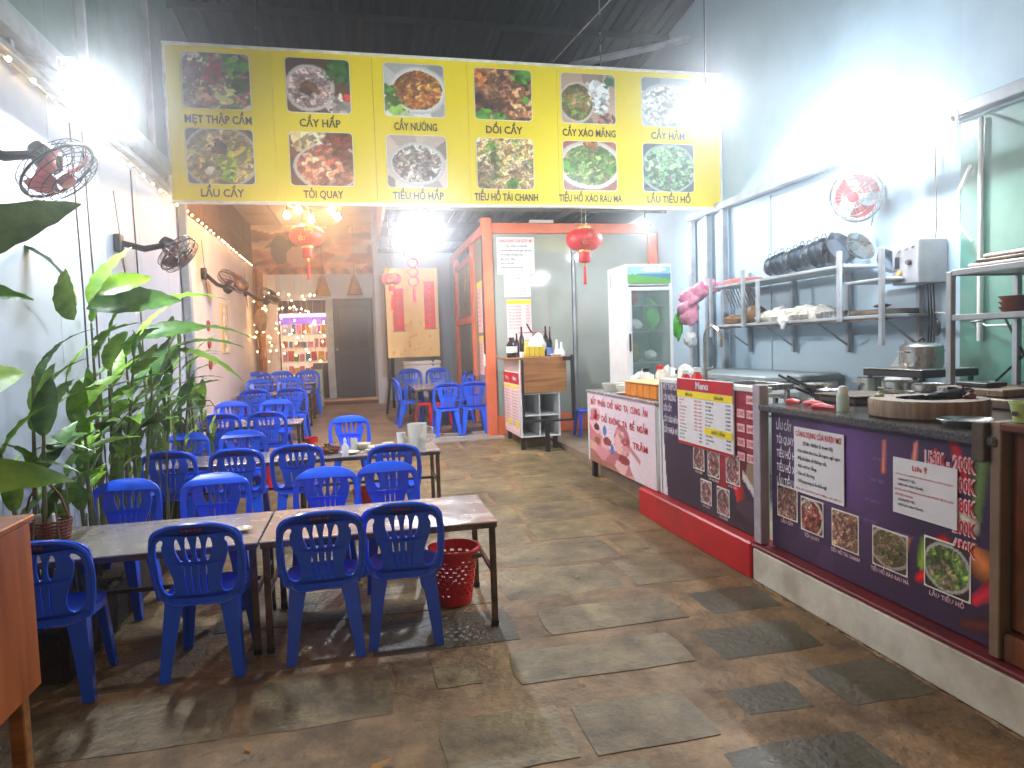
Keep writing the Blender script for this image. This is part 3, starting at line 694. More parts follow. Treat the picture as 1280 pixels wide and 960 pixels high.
lantern(3.04, 8.9, 3.08, .25, 3.9, 'red lantern with gold emblem hanging in front of the glass room')
lantern(-.62, 9.5, 3.22, .235, 4.3, 'red lantern with tassel hanging inside the ring of warm bulbs')
lantern(.53, 10.9, 2.78, .16, 3.9, 'small dark red lantern hanging left of the bright bulb', 'lanternfar', .6)
kn = thing('hanging_ornament', 'pinkish red knotted paper ornament hanging below the bright bulb', 'ornament', (.86,10.7,2.9))
MB().tube([(.86,10.7,3.8),(.86,10.7,3.1)], .004, 4).build('cord', M['lanternfar'], kn)
for z in (3.0,2.86,2.72): MB().ring((.86,10.7,z), .07, .016, (0,1,0), 14, 5).build('knot', M['lanternfar'], kn, smooth=True)
MB().tube([(.86,10.7,2.64),(.86,10.7,2.4)], [.015,.03], 8).build('tassel', M['lanternfar'], kn)

# ------------------------------------------------------------------ wall fans
def fan(loc, face, r, label, blade, guard, arm_to, body=None):
    t = thing('wall_fan', label, 'fan', loc); f_ = Vector(face).normalized(); c = Vector(loc); body = body or M['black']
    q = f_.to_track_quat('Z', 'Y')
    MB().lathe([(0,-.20),(.05,-.19),(.075,-.12),(.075,-.05),(.03,0),(.0,0)], c, 14, axis=f_).build('motor', body, t, smooth=True)
    g = MB()
    for rr, dz in ((r,0.0),(r*.97,.05),(r*.97,-.05),(r*.7,.075),(r*.7,-.07),(r*.42,.085),(r*.42,-.08)): g.ring(c+f_*dz, rr, .0035, f_, 28, 4)
    for k in range(26):
        a = 2*PI*k/26; d = q @ Vector((math.cos(a), math.sin(a), 0))
        g.tube([c+f_*.09+d*.05, c+f_*.075+d*r*.7, c+f_*.05+d*r*.96, c-f_*.05+d*r*.96, c-f_*.07+d*r*.7, c-f_*.085+d*.06], .0022, 4, False)
    g.build('guard', guard, t)
    MB().ring(c, r, .009, f_, 32, 6).build('guard_rim', guard, t, smooth=True)
    for k in range(3):
        v = []; a0 = 2*PI*k/3+.5
        for i in range(5):
            for j in range(5):
                rr = .04+(r*.86-.04)*i/4; a = a0+(j-2)*(.16+.06*i)+.3*i/4
                v.append(c+q @ Vector((rr*math.cos(a), rr*math.sin(a), .02*(j-2)*.9)))
        MB().add(v, [(i*5+j,(i+1)*5+j,(i+1)*5+j+1,i*5+j+1) for i in range(4) for j in range(4)]).build('blade', blade, t, smooth=True)
    MB().lathe([(0,.1),(.045,.095),(.05,.06),(.0,.05)], c, 14, axis=f_).build('hub', blade, t, smooth=True)
    e = Vector(arm_to); s0 = c-f_*.13
    MB().tube([s0, s0+(e-s0)*.5+Vector((0,0,-.05)), e], [.025,.03,.028], 8).build('arm', body, t, smooth=True)
    MB().rbox(e.x-.03,e.x+.03,e.y-.05,e.y+.05,e.z-.09,e.z+.07,.008).build('wall_mount', body, t)
    MB().tube([e+Vector((0,.02,-.08)), e+Vector((.01,.1,-.3)), e+Vector((-.01,-.02,.45))], .004, 4).build('pull_cord', M['black'], t)
fan((-1.70,4.58,2.81), (.62,-.1,-.78), .22, 'black wall fan with red blades behind the big leaf at the left edge', M['fanred'], M['black'], (-2.06,4.3,2.9))
fan((-1.66,7.12,2.665), (.70,-.1,-.70), .20, 'black wall fan with thin guard above the plants near the grey post', M['fanbrown'], M['wire'], (-2.06,6.75,2.72))
fan((-1.72,10.4,2.72), (.60,-.3,.75), .22, 'tilted brown wall fan, second along the inner left wall', M['fanbrown'], M['wire'], (-2.06,10.2,2.82))
fan((-1.66,14.0,2.78), (.60,-.3,.75), .21, 'brown wall fan near the far fairy lights', M['fanbrown'], M['wire'], (-2.06,13.7,2.85))
fan((4.62,5.62,2.98), (-.85,-.45,-.25), .24, 'pale wall fan with red blades under the kitchen tube lamp', M['fanred'], M['steel'], (4.86,5.62,3.02), M['whitepl'])

# ------------------------------------------------------------------ pictures on the inner left wall
o = thing('wall_picture', 'narrow framed picture strip on the inner left wall', 'picture', (-2.08,11.7,2.2))
painting('picture_print', o, (-2.072,11.35,1.72), FACE_E, .5, .75, food(31, [(210,190,140),(190,170,120),(230,220,190)], 20, (200,180,150), (210,190,150), .5,.5,.4,.6,.9), 16, 24)
MB().rbox(-2.1,-2.075,11.33,11.87,1.7,2.49,.004).build('picture_backing', M['cream'], o)
o = thing('red_scroll_paper', 'thin red paper decoration on the inner left wall below the picture', 'decoration', (-2.08,10.4,1.9))
for z in (1.55,1.85,2.1): MB().ring((-2.085,10.4,z), .07, .012, (1,0,0), 10, 4).build('paper_ring', M['lanternfar'], o)
# brown column with bag by the far left
o = thing('wood_column', 'slim brown wood column at the far left beside the hanging lights', 'column', (-1.9,14.6,.5))
MB().rbox(-1.95,-1.86,14.55,14.64,.5,3.3,.01).build('shaft', M['barwood'], o)
MB().rbox(-2.05,-1.97,14.9,14.98,.5,3.3,.01).build('side_post', M['barwood'], o)
o = MB().blob((-1.84,13.9,2.3), (.13,.1,.2), 3, .08).build('round_basket', M['bamboo']); tag(o, 'tan round basket hanging under the far brown fan', 'basket')

# ------------------------------------------------------------------ white pillar, cream board with red scrolls, white chest
o = MB().rbox(.34,.55,14.6,14.85,.5,4.3,.01).build('white_pillar', M['wall']); tag(o, 'white pillar between the dark door and the cream board', 'pillar')
bd = thing('cream_board', 'cream board with two red scrolls standing on dark legs', 'board', (1.05,13.5,.5))
MB().rbox(.53,1.55,13.5,13.54,1.5,3.24,.006).build('panel', M['cream'], bd)
for x, z0, z1, s in ((.66,2.02,2.85,'PHÚC LỘC'),(1.27,2.05,2.98,'AN KHANG')):
    sc = MB().rbox(x,x+.21,13.485,13.497,z0,z1,.002).build('red_scroll', mat('scroll_red', rgb(226,38,34), .5), bd)
    MB().tube([(x-.02,13.49,z0),(x+.23,13.49,z0)], .012, 6).build('rod', M['gold'], sc)
    L = MB()
    for i, chh in enumerate(s.replace(' ','')): lettering('', chh, M['inkgold'], None, (x+.105,13.48,z1-.12-i*(z1-z0-.1)/7.3), FACE_S, .06, mb=L)
    L.build('scroll_lettering', M['inkgold'], sc)
g = MB(); rp = random.Random(2)
for k in range(26):
    x, z = rp.uniform(.6,1.4), rp.uniform(1.55,2.2)
    if z > 1.98 and (x < .9 or x > 1.2): continue
    g.add([(x+.03*math.cos(j*1.0472),13.4975-.0007*k*.35,z+.03*math.sin(j*1.0472)) for j in range(6)], [(0,1,2,3,4,5)])
g.build('gold_flowers', M['inkgold'], bd)
for a, c in (((.62,13.55,1.5),(.45,13.2,.43)),((.62,13.57,1.5),(.62,13.9,.49)),((1.4,13.57,1.5),(1.45,13.9,.49))): MB().tube([a, c], .03, 6).build('leg', M['blackmetal'], bd)
wc = thing('white_chest', 'low white chest behind the tables under the cream board', 'chest', (1.2,13.75,.45))
MB().rbox(.85,1.55,13.6,14.1,.47,1.34,.015).build('body', M['white'], wc)
MB().rbox(.83,1.57,13.58,14.12,1.345,1.42,.015).build('lid', M['whitepl'], wc)

# ------------------------------------------------------------------ orange framed glass room
gr = thing('glass_room', 'orange steel framed partition with grey frosted glass', 'partition', (2.0,10.6,.24))
def bar(x0,x1,y0,y1,z0,z1,name='frame_bar',m=None): return MB().rbox(x0,x1,y0,y1,z0,z1,.008).build(name, m or M['orange'], gr)
bar(1.93,2.09,10.55,10.69,zf(10.6),3.68,'corner_post')
bar(4.72,4.88,10.55,10.69,.2,3.45)
bar(2.09,4.72,10.56,10.67,3.44,3.60)
bar(2.09,4.72,10.56,10.67,.25,.55)
bar(3.40,3.44,10.57,10.66,.55,3.44,'mullion',M['paintsteel'])
for a, c in ((2.09,3.39),(3.45,4.715)): bar(a,c,10.60,10.615,.552,3.438,'glass_pane',M['glassgrey'])
bar(1.95,2.05,10.70,14.6,3.45,3.60)
for yy in (11.85, 13.95): bar(1.95,2.05,yy,yy+.1,zf(yy),3.448)
bar(1.96,2.04,11.95,13.95,2.1,2.22); bar(1.96,2.04,11.95,13.95,3.2,3.3)
for a, c, z0, z1, mm in ((10.69,11.845,.35,3.448,'glasspale'),(11.955,13.945,.4,2.098,'glassgrey'),(11.955,13.945,2.222,3.198,'glasspale'),(14.06,15.0,.5,3.5,'glasspale')):
    bar(1.99,2.005,a,c,z0,z1,'glass_pane',M[mm])
# posters on the glass
def poster(label, x0, x1, z0, z1, y, lines, head=None, m=None, parent=None, cols=1, frame=FACE_S, x=None, seed=1):
    t = thing('paper_poster', label, 'poster', ((x0+x1)/2 if frame is FACE_S else x, y if frame is FACE_S else (x0+x1)/2, z0))
    def P_(u, v, d):    # d = distance off the sheet
        if frame is FACE_S: return (x0+(x1-x0)*u, y-d, z0+(z1-z0)*v)
        return (x-d, x1-(x1-x0)*u, z0+(z1-z0)*v)
    a, c = P_(0,0,0), P_(1,1,.004)
    MB().box(min(a[0],c[0]),max(a[0],c[0]),min(a[1],c[1]),max(a[1],c[1]),a[2],c[2]).build('sheet', m or M['paper'], t)
    H = z1-z0
    for (s, v, hh, mm, al, u, wf) in lines:
        lettering('lettering', s, M[mm], t, P_(u, v, .0065), frame, hh*H, None if wf is None else wf*(x1-x0), align=al, res=1, bold=.02)
    return t
wine = [('CÔNG DỤNG CỦA RƯỢU MƠ',.86,.085,'inkred','c',.5,.92),('(Tiên dược ủ men lá)',.74,.055,'inkblack','c',.5,.6)]
wl = ['- Kích thích tiêu hóa, ăn ngon, ngủ ngon','- Đẩy lùi bệnh về đường ruột','- Bài trừ lo lắng','- Giảm mỡ, đau họng','- Chống say nóng và ăn khỏe ngủ']
for i, s in enumerate(wl): wine.append((s,.62-i*.115,.05,'inkblack','l',.06,[.88,.62,.42,.38,.62][i]))
wine.append(('Kính chúc quý khách ngon miệng - hẹn gặp lại',.05,.022,'inkred','c',.5,.9))
poster('white notice with red heading stuck high on the grey glass', 2.17, 2.78, 2.80, 3.38, 10.598, wine)
poster('white letter sheet with small print under the headed notice on the glass', 2.27, 2.70, 2.44, 2.795, 10.596, [('THÔNG BÁO',.8,.07,'inkblack','c',.5,.3)]+[('Quý khách vui lòng thanh toán tại quầy xin cảm ơn quý khách'[i*3:i*3+34],.62-i*.13,.035,'inkblack','l',.1,.75) for i in range(5)])
M['pinkpaper'] = mat('pink_tinted_paper', rgb(236,206,206), .6, var=.04)
for z0, z1, lb in ((1.75,2.40,'pink tinted menu with yellow heading on the glass above the bar'),(1.40,1.74,'short lower menu with yellow heading just above the bar bottles')):
    t = poster(lb, 2.30, 2.70, z0, z1, 10.597, [('BẢNG GIÁ',.93,.035,'inkred','c',.5,.4)]+[('Món ngon mỗi ngày',.82-i*.075,.028,'inkred','l',.08,.5) for i in range(8)]+[('150K',.82-i*.075,.028,'inkred','r',.92,.14) for i in range(8)], m=M['pinkpaper'])
    MB().box(2.30,2.70,10.590,10.592,z1-.07,z1-.012).build('yellow_band', M['yellowsign'], t)
for y0, y1, z0, z1, s in ((11.0,11.45,1.9,2.75,'upper pink menu sheet inside the left glass beside the orange post'),(11.0,11.4,1.2,1.85,'lower pink menu sheet inside the left glass beside the orange post')):
    t = poster(s, y0, y1, z0, z1, 0, [('MENU',.88,.05,'inkred','c',.5,.3)]+[('Lẩu nướng hấp xào',.76-i*.09,.03,'inkred','l',.08,.6) for i in range(8)], m=M['pinkpaper'], frame=FACE_W, x=1.985)
    MB().box(1.975,1.977,y0,y1,z1-.1,z1-.02).build('yellow_band', M['yellowsign'], t)
o = MB().rbox(1.90,1.925,10.56,10.64,1.35,1.55,.005).build('switch_box', M['whitepl']); tag(o, 'small white switch box on the orange corner post', 'switch')
cb_ = thing('wall_cable', 'black cable running down the orange corner post to the switch', 'cable', (1.92,10.55,1.5))
MB().tube([(1.915,10.54,3.4),(1.91,10.54,2.4),(1.912,10.54,1.55)], .012, 6).build('cable_run', M['black'], cb_)
o = MB().rbox(2.75,3.15,10.72,10.78,3.62,3.68,.005).build('strip_lamp', M['whitepl']); tag(o, 'small unlit strip fixed above the glass room frame', 'lamp')

# ------------------------------------------------------------------ chairs
def curve_plate(outer, holes, thick, res=6):
    """flat plate (x,z plane, thickness in y) with holes, from smooth closed outlines"""
    cu = bpy.data.curves.new('c', 'CURVE'); cu.dimensions = '2D'; cu.fill_mode = 'BOTH'; cu.extrude = thick/2; cu.bevel_depth = .0025; cu.bevel_resolution = 1
    for loop in [outer]+holes:
        sp = cu.splines.new('BEZIER'); sp.bezier_points.add(len(loop)-1); sp.use_cyclic_u = True; sp.resolution_u = res
        for bp, (x, y) in zip(sp.bezier_points, loop): bp.co = (x, y, 0); bp.handle_left_type = bp.handle_right_type = 'AUTO'
    ob = bpy.data.objects.new('c', cu); COL.objects.link(ob); dg = bpy.context.evaluated_depsgraph_get(); dg.update()
    me = bpy.data.meshes.new_from_object(ob.evaluated_get(dg))
    v = [tuple(p.co) for p in me.vertices]; f = [tuple(p.vertices) for p in me.polygons]
    bpy.data.objects.remove(ob); bpy.data.curves.remove(cu); bpy.data.meshes.remove(me)
    return v, f
def make_chair():
    # seat centre at origin; the chair faces +Y (back plane at -Y)
    t = thing('plastic_chair', 'blue plastic chair', 'chair', (0,0,0), 'blue plastic dining chairs')
    outer = [(-.18,0),(0,-.012),(.18,0),(.212,.06),(.226,.16),(.230,.28),(.214,.365),(.145,.412),(0,.43),(-.145,.412),(-.214,.365),(-.230,.28),(-.226,.16),(-.212,.06)]
    side = [(.112,.08),(.122,.16),(.150,.24),(.158,.30),(.150,.345),(.178,.338),(.197,.29),(.197,.18),(.187,.09),(.160,.048),(.126,.048)]
    holes = [side, [(-x, y) for x, y in side]]
    for x, top, lean in ((.022,.365,.08),(.064,.355,.2)):
        for s in (1,-1):
            w_ = .0085
            h = [(x-w_,.235),(x-w_+lean*.05,top-.02),(x+lean*.07,top),(x+w_+lean*.1,top-.02),(x+w_,.235),(x,.227)]
            holes.append([(s*a, c) for a, c in h])
            h = [(x*.72-.004,.05),(x*.85-.004,.2),(x*.85,.208),(x*.85+.004,.2),(x*.72+.004,.05),(x*.72,.044)]
            holes.append([(s*a, c) for a, c in h])
    v, f = curve_plate(outer, holes, .012)
    # stand the plate up, curve it round the sitter and lean it back
    vv = []
    for x, zz, d in v:
        bend = .055*(x/.22)**2 - .02; lean = -.07*(zz/.4)
        vv.append((x, -.185+bend+lean+d*1.0, .405+zz))
    MB().add(vv, f).build('backrest', M['blue'], t, smooth=True, local=True, angle=35)
    # rim lip of the backrest
    rim = []
    n = 22
    for i in range(n+1):
        a = i/n; ang = PI*(1-a)
        cs_ = math.cos(ang); x = .226*math.copysign(abs(cs_)**.72, cs_); zz = .19+.234*max(math.sin(ang), 0)**.55 if 0 < a < 1 else .19
        rim.append((x, -.185+.055*(x/.22)**2-.02-.07*(zz/.4)-.006, .405+zz))
    rim = [(-.2,-.19+.02,.42),(-.218,-.19+.015,.5)]+rim+[(.218,-.19+.015,.5),(.2,-.19+.02,.42)]
    MB().tube(rim, .013, 6).build('back_rim', M['blue'], t, smooth=True, local=True)
    # seat: dished, rounded square with skirt
    n = 28; v = []; f = []; rings = [(0,-.016),(.5,-.014),(.82,-.004),(.95,.004),(1.0,.0),(1.0,-.035),(.97,-.036)]
    for s_, dz in rings:
        for k in range(n):
            a = 2*PI*k/n; e = .5
            cx, sy = math.cos(a), math.sin(a)
            x = .205*math.copysign(abs(cx)**e, cx)*s_*(1-.06*(sy < 0)); y_ = .20*math.copysign(abs(sy)**e, sy)*s_
            v.append((x, y_, .425+dz))
    for i in range(len(rings)-1):
        for k in range(n): f.append((i*n+k,i*n+(k+1)%n,(i+1)*n+(k+1)%n,(i+1)*n+k))
    MB().add(v, f).build('seat', M['blue'], t, smooth=True, local=True, angle=50)
    # legs: L section tapering channels, splayed
    for sx in (-1,1):
        for sy in (-1,1):
            top = Vector((sx*.165, sy*.16, .41)); bot = Vector((sx*.195, sy*(.225 if sy < 0 else .19), 0))
            wt, wb, th = (.095, .052, .014) if sy < 0 else (.075,.045,.013)
            v = []; f = []
            for i in range(6):
                q = i/5; c = top.lerp(bot, q); w_ = wt+(wb-wt)*q**.7
                p_ = [(0,0),(-sx*w_,0),(-sx*w_,-sy*th),(-sx*th,-sy*th),(-sx*th,-sy*w_*.9),(0,-sy*w_*.9)]
                for a, d in p_: v.append((c.x+a+sx*.015, c.y+d+sy*.015, c.z))
            for i in range(5):
                for k in range(6): f.append((i*6+k,i*6+(k+1)%6,(i+1)*6+(k+1)%6,(i+1)*6+k))
            f += [(0,1,2,3,4,5),(30,31,32,33,34,35)]
            MB().add(v, f).build('leg', M['blue'], t, smooth=True, local=True, angle=30)
    # stamped maker's mark on the front of the top rail
    mk = MB()
    for k in range(5): mk.box(-.05+k*.021,-.035+k*.021,-.276,-.2705,.795,.807)
    mk.build('stamped_mark', M['bluem'], t, local=True)
    return t
proto = make_chair(); used = False
def chair(x, y, face, label, lift=0, tilt=0):
    """face 'n': backs to the camera, 's': facing the camera; y = Y of the backrest"""
    global used
    rz = {'n':0,'s':PI,'w':PI/2,'e':-PI/2}[face]+R(tilt)
    cy = y+.24 if face == 'n' else y-.24 if face == 's' else y
    z = zf(cy)+lift+.006
    if not used: used = True; proto.location = (x,cy,z); proto.rotation_euler = (0,0,rz); proto['label'] = label; return proto
    return dup(proto, (x,cy,z), rz, label)
chair(-1.58,3.62,'n','blue plastic chair with its back to the camera beside the orange cabinet',0,4)
chair(-.865,3.72,'n','blue plastic chair, second from left in the front row with backs to the camera',0,-3)
chair(-.26,3.75,'n','blue plastic chair in the front row, just right of the seam between the front tables',0,2)
chair(.20,3.80,'n','blue plastic chair at the right end of the front row near the red basket',0,-4)
chair(-1.64,5.16,'s','blue plastic chair facing the camera across the front table, leftmost beside the plants',0,-4)
chair(-1.03,5.15,'s','blue plastic chair facing the camera across the front table, second from left',0,3)
chair(-.30,5.10,'s','blue plastic chair facing the camera across the front table, third from left',0,-5)
chair(.17,5.16,'s','blue plastic chair facing the camera across the front table, rightmost',0,4)
chair(-1.68,6.34,'n','blue plastic chair at the second table, leftmost with its back to the camera',0,3)
chair(-1.09,6.26,'n','blue plastic chair at the second table, second from left with its back to the camera',0,-2)
chair(-.60,6.28,'n','blue plastic chair at the second table, in front of the greens and bottles',0,2)
chair(.27,5.98,'n','blue plastic chair at the right end of the second table, its back to the camera',0,-6)
chair(-1.80,7.50,'s','blue plastic chair behind the second table against the plants',0,-8)
chair(-1.20,7.46,'s','blue plastic chair behind the second table, right of the one by the plants',0,6)
chair(-.15,8.10,'s','lone blue plastic chair facing the camera behind the bowls of the second table',0,3)
chair(-1.74,9.95,'s','blue plastic chair behind the third table, the left one of the pair',0,4)
chair(-1.18,9.95,'s','blue plastic chair behind the third table, the right one of the pair',0,-4)
chair(-1.62,11.0,'n','blue plastic chair with its back to the camera at the fourth table, left',0,3)
chair(-1.05,11.0,'n','blue plastic chair with its back to the camera at the fourth table, right',0,-4)
chair(-1.75,12.75,'s','blue plastic chair behind the fourth table, leftmost by the wall',0,5)
chair(-1.25,12.8,'s','blue plastic chair behind the fourth table, middle',0,-3)
chair(-1.0,14.0,'s','blue plastic chair at the far left table, in front of the pink counter',0,10)
chair(-1.55,14.0,'s','blue plastic chair at the far left table, by the brown column',0,-6)
chair(-1.68,8.62,'n','blue plastic chair between the second and third rows, its back to the camera, left',0,5)
chair(-1.12,8.60,'n','blue plastic chair between the second and third rows, its back to the camera, right',0,-4)
chair(-1.95,14.0,'s','blue plastic chair at the far left table squeezed against the wall',0,0)
chair(1.30,10.65,'n','blue plastic chair at the near end of the indoor table, left one of two',.01,4)
chair(1.76,10.68,'n','blue plastic chair at the near end of the indoor table, beside the orange post',.01,-4)
chair(1.66,11.9,'w','blue plastic chair on the glass side of the indoor table',0,6)
chair(1.66,12.6,'w','blue plastic chair on the glass side of the indoor table, the farther one',0,-4)
chair(.80,11.9,'e','blue plastic chair on the walkway side of the indoor table, close to its near end',0,5)
chair(.95,13.45,'s','blue plastic chair at the far end of the indoor table below the cream board, left',0,5)
chair(1.45,13.45,'s','blue plastic chair at the far end of the indoor table below the cream board, right',0,-5)
# stacked-up odd chair turned beside the plants
st = thing('plastic_stool', 'blue plastic stool behind the bar beside the pink counter', 'stool', (3.35,9.95,.2))
MB().rbox(3.2,3.5,9.8,10.1,.62,.66,.012).build('seat', M['blue'], st)
for sx in (-1,1):
    for sy in (-1,1): MB().tube([(3.35+sx*.11,9.95+sy*.11,.62),(3.35+sx*.15,9.95+sy*.15,.21)], [.03,.02], 6).build('leg', M['blue'], st)
for x, z in ((1.0,0),(1.35,0)):
    t = thing('plastic_stool', 'red plastic stool tucked under the indoor table, %s' % ('left' if x == 1.0 else 'right'), 'stool', (x,11.5,zf(11.5)))
    zz = zf(11.5)
    MB().rbox(x-.13,x+.13,11.37,11.63,zz+.4,zz+.44,.012).build('seat', M['red'], t)
    for sx in (-1,1):
        for sy in (-1,1): MB().tube([(x+sx*.1,11.5+sy*.1,zz+.4),(x+sx*.13,11.5+sy*.13,zz)], [.028,.02], 6).build('leg', M['red'], t)

# ------------------------------------------------------------------ tables
def table(x0, x1, y0, y1, label, h=.65, m=None, legm=None):
    z0 = zf((y0+y1)/2); t = thing('steel_table', label, 'table', ((x0+x1)/2,(y0+y1)/2,z0), 'stainless steel dining tables')
    zt = z0+h; m = m or M['steeltop']; legm = legm or M['darksteel']
    MB().rbox(x0,x1,y0,y1,zt-.012,zt,.004).build('tabletop', m, t)
    b = MB()
    b.rbox(x0+.004,x1-.004,y0+.004,y0+.03,zt-.042,zt-.0125,.003); b.rbox(x0+.004,x1-.004,y1-.03,y1-.004,zt-.042,zt-.0125,.003)
    b.rbox(x0+.004,x0+.03,y0+.031,y1-.031,zt-.042,zt-.0125,.003); b.rbox(x1-.03,x1-.004,y0+.031,y1-.031,zt-.042,zt-.0125,.003)
    b.build('apron', legm, t)
    for x in (x0+.03,x1-.03):
        for y in (y0+.035,y1-.035):
            zg = zf(y)+.006
            l = MB().rbox(x-.018,x+.018,y-.018,y+.018,zg+.02,zt-.043,.004).build('leg', legm, t)
            MB().rbox(x-.021,x+.021,y-.021,y+.021,zg,zg+.035,.004).build('foot', M['black'], l)
        MB().rbox(x-.012,x+.012,y0+.055,y1-.055,z0+.32,z0+.345,.003).build('side_rail', legm, t)
    MB().rbox(x0+.045,x1-.045,(y0+y1)/2-.012,(y0+y1)/2+.012,z0+.32,z0+.345,.003).build('stretcher', legm, t)
    return zt
table(-.595,.755,3.93,4.68,'steel table in the front row, the right one above the red basket')
table(-1.95,-.605,3.93,4.68,'steel table in the front row, the left one beside the orange wood cabinet')
T2 = table(-.60,.72,6.55,7.2,'steel table crowded with dishes in the second row')
table(-1.95,-.61,6.55,7.2,'bare steel table in the second row beside the plants')
T3 = table(-1.98,-.76,8.75,9.4,'steel table in the third row with the red napkin basket at its end')
table(-2.0,-.86,11.75,12.4,'steel table in the fourth row in front of the far chairs')
table(-2.0,-.85,13.1,13.65,'farthest steel table on the left under the fairy lights')
table(.85,1.5,11.25,13.05,'long steel table beside the glass room')

# things on the front tables
def plate(x, y, z, r, label, m='bowl', grp=None):
    o = MB().lathe([(0,.004),(r*.6,.004),(r,.018),(r*.98,.022),(r*.6,.009),(0,.009)], (x,y,z), 22).build('plate', M[m], None, True)
    return tag(o, label, 'plate', grp)
def bowl(x, y, z, r, h, label, m='bowl', grp=None):
    o = MB().lathe([(0,0),(r*.5,0),(r*.55,h*.12),(r*.9,h*.6),(r,h),(r*.95,h),(r*.82,h*.55),(r*.45,h*.2),(0,h*.18)], (x,y,z), 20).build('bowl', M[m], None, True)
    return tag(o, label, 'bowl', grp)
zt = .65
plate(-.72,4.20,zt+.001,.055,'small oval cream dish lying on the front table near the seam','bowl')
plate(-.36,4.42,zt+.001,.05,'small white dish by the third chair on the front table','whitepl')
# wicker baskets (napkin and chopstick holders with looped handle)
def basket(x, y, z, s, label):
    t = thing('wicker_basket', label, 'basket', (x,y,z)); b = MB(); hgt = .11*s; w_ = .10*s; d_ = .075*s
    for i in range(7):
        zz = z+.008+i*hgt/6.3; k = .88+.12*i/6
        pts = [(x+w_*k*math.cos(a)*1.15, y+d_*k*math.sin(a)*1.15, zz) for a in np.linspace(0, 2*PI, 21)]
        b.tube(pts, .0065*s, 5, False)
    for a in np.linspace(0, 2*PI, 22)[:-1]:
        b.tube([(x+w_*.97*math.cos(a), y+d_*.97*math.sin(a), z),(x+w_*1.15*math.cos(a), y+d_*1.15*math.sin(a), z+hgt)], .004*s, 4)
    b.build('weave', M['wicker'], t)
    MB().lathe([(0,0),(w_,0),(w_,.006),(0,.006)], (x,y,z), 16, sy=d_/w_).build('bottom', M['wicker'], t)
    MB().tube([(x-w_*1.1,y,z+hgt),(x-w_*.7,y,z+hgt*2.2),(x-w_*.2,y,z+hgt*2.9),(x+w_*.2,y,z+hgt*2.9),(x+w_*.7,y,z+hgt*2.2),(x+w_*1.1,y,z+hgt)], .006*s, 5).build('handle', M['wicker'], t, smooth=True)
    n_ = MB().rbox(x-.05*s,x+.04*s,y-.02*s,y+.02*s,z+.02,z+hgt*1.35,.006).build('napkin_pack', M['paper']); tag(n_, 'white napkins inside the '+label.replace(' of the ', ' of '), 'napkins')
basket(-1.80,4.35,zt,1.1,'wicker basket at the left end of the front table')
basket(-1.86,9.0,T3,1.0,'wicker basket at the left end of the third table')
# second table clutter
z2 = T2
jug = thing('plastic_jug', 'big cloudy plastic jug with pale drink at the right end of the second table', 'jug', (.52,6.78,z2))
MB().lathe([(0,0),(.085,0),(.098,.24),(.1,.25),(.094,.25),(.08,.008),(0,.008)], (.52,6.78,z2), 20).build('body', M['clear'], jug, smooth=True)
MB().lathe([(0,.01),(.078,.01),(.084,.12),(0,.12)], (.52,6.78,z2), 18).build('drink', mat('pale_yellow_drink', rgb(226,206,150), .3), jug)
MB().tube([(.61,6.78,z2+.22),(.67,6.78,z2+.2),(.67,6.78,z2+.09),(.61,6.78,z2+.05)], .01, 6).build('handle', M['clear'], jug, smooth=True)
for k in range(2):
    o = MB().lathe([(0,0),(.035,0),(.047,.11),(.044,.11),(.033,.005),(0,.005)], (.37-.01*k,6.84,z2+.05*k), 16).build('plastic_cup', M['whitepl'], None, True)
    tag(o, ['white plastic cup under another one left of the big jug','white plastic cup stacked on top left of the big jug'][k], 'cup')
bl = [(.16,6.85,.065,.05,'cream bowl in the middle of the second table'),(.24,7.02,.06,.045,'small cream bowl behind the middle bowl on the second table'),(-.02,6.98,.085,.06,'wide cream bowl in front of the lone blue chair'),(.30,6.72,.06,.035,'upturned white bowl left of the cups on the second table'),(.05,6.72,.05,.03,'little sauce bowl at the near edge of the second table')]
for x, y, r_, h_, s in bl: bowl(x,y,z2,r_,h_,s)
for x, y, r_, s in ((.10,6.98,.1,'flat cream plate under the clutter behind the second table bowls'),(.40,6.62,.085,'flat cream plate at the near right part of the second table'),(-.14,6.72,.09,'greasy cream plate beside the sauce bottle on the second table')): plate(x,y,z2,r_,s)
sp_ = MB().tube([(.15,6.62,z2+.01),(.30,6.66,z2+.02),(.38,6.68,z2+.055)], [.018,.006,.006], 6).build('soup_spoon', M['bowl'], None, True); tag(sp_, 'cream soup spoon resting across the plate on the second table', 'spoon')
bt = thing('sauce_bottle', 'white squeeze bottle at the left of the second table dishes', 'bottle', (-.18,6.62,z2))
MB().lathe([(0,0),(.03,0),(.032,.09),(.015,.115),(.013,.13)], (-.18,6.62,z2), 14).build('body', M['whitepl'], bt, smooth=True)
MB().lathe([(.015,.13),(.015,.15),(.005,.17),(0,.17)], (-.18,6.62,z2), 10).build('nozzle', M['whitepl'], bt, smooth=True)
gl = MB().lathe([(0,0),(.03,0),(.036,.12),(.033,.12),(.028,.006),(0,.006)], (-.10,6.92,z2), 16).build('drinking_glass', M['clear'], None, True); tag(gl, 'clear drinking glass behind the squeeze bottle', 'glass')
vg = MB(); rp = random.Random(6)
for k in range(46):
    x, y = rp.gauss(-.36,.07), rp.gauss(6.85,.06); z = z2+.03+rp.random()*.06; a = rp.uniform(0,6); s = rp.uniform(.02,.045)
    vg.add([(x,y,z),(x+s*math.cos(a),y+s*math.sin(a),z+rp.uniform(0,.03)),(x+s*1.6*math.cos(a+.4),y+s*1.6*math.sin(a+.4),z+rp.uniform(-.01,.02)),(x+s*math.cos(a+.9),y+s*math.sin(a+.9),z)], [(0,1,2,3)])
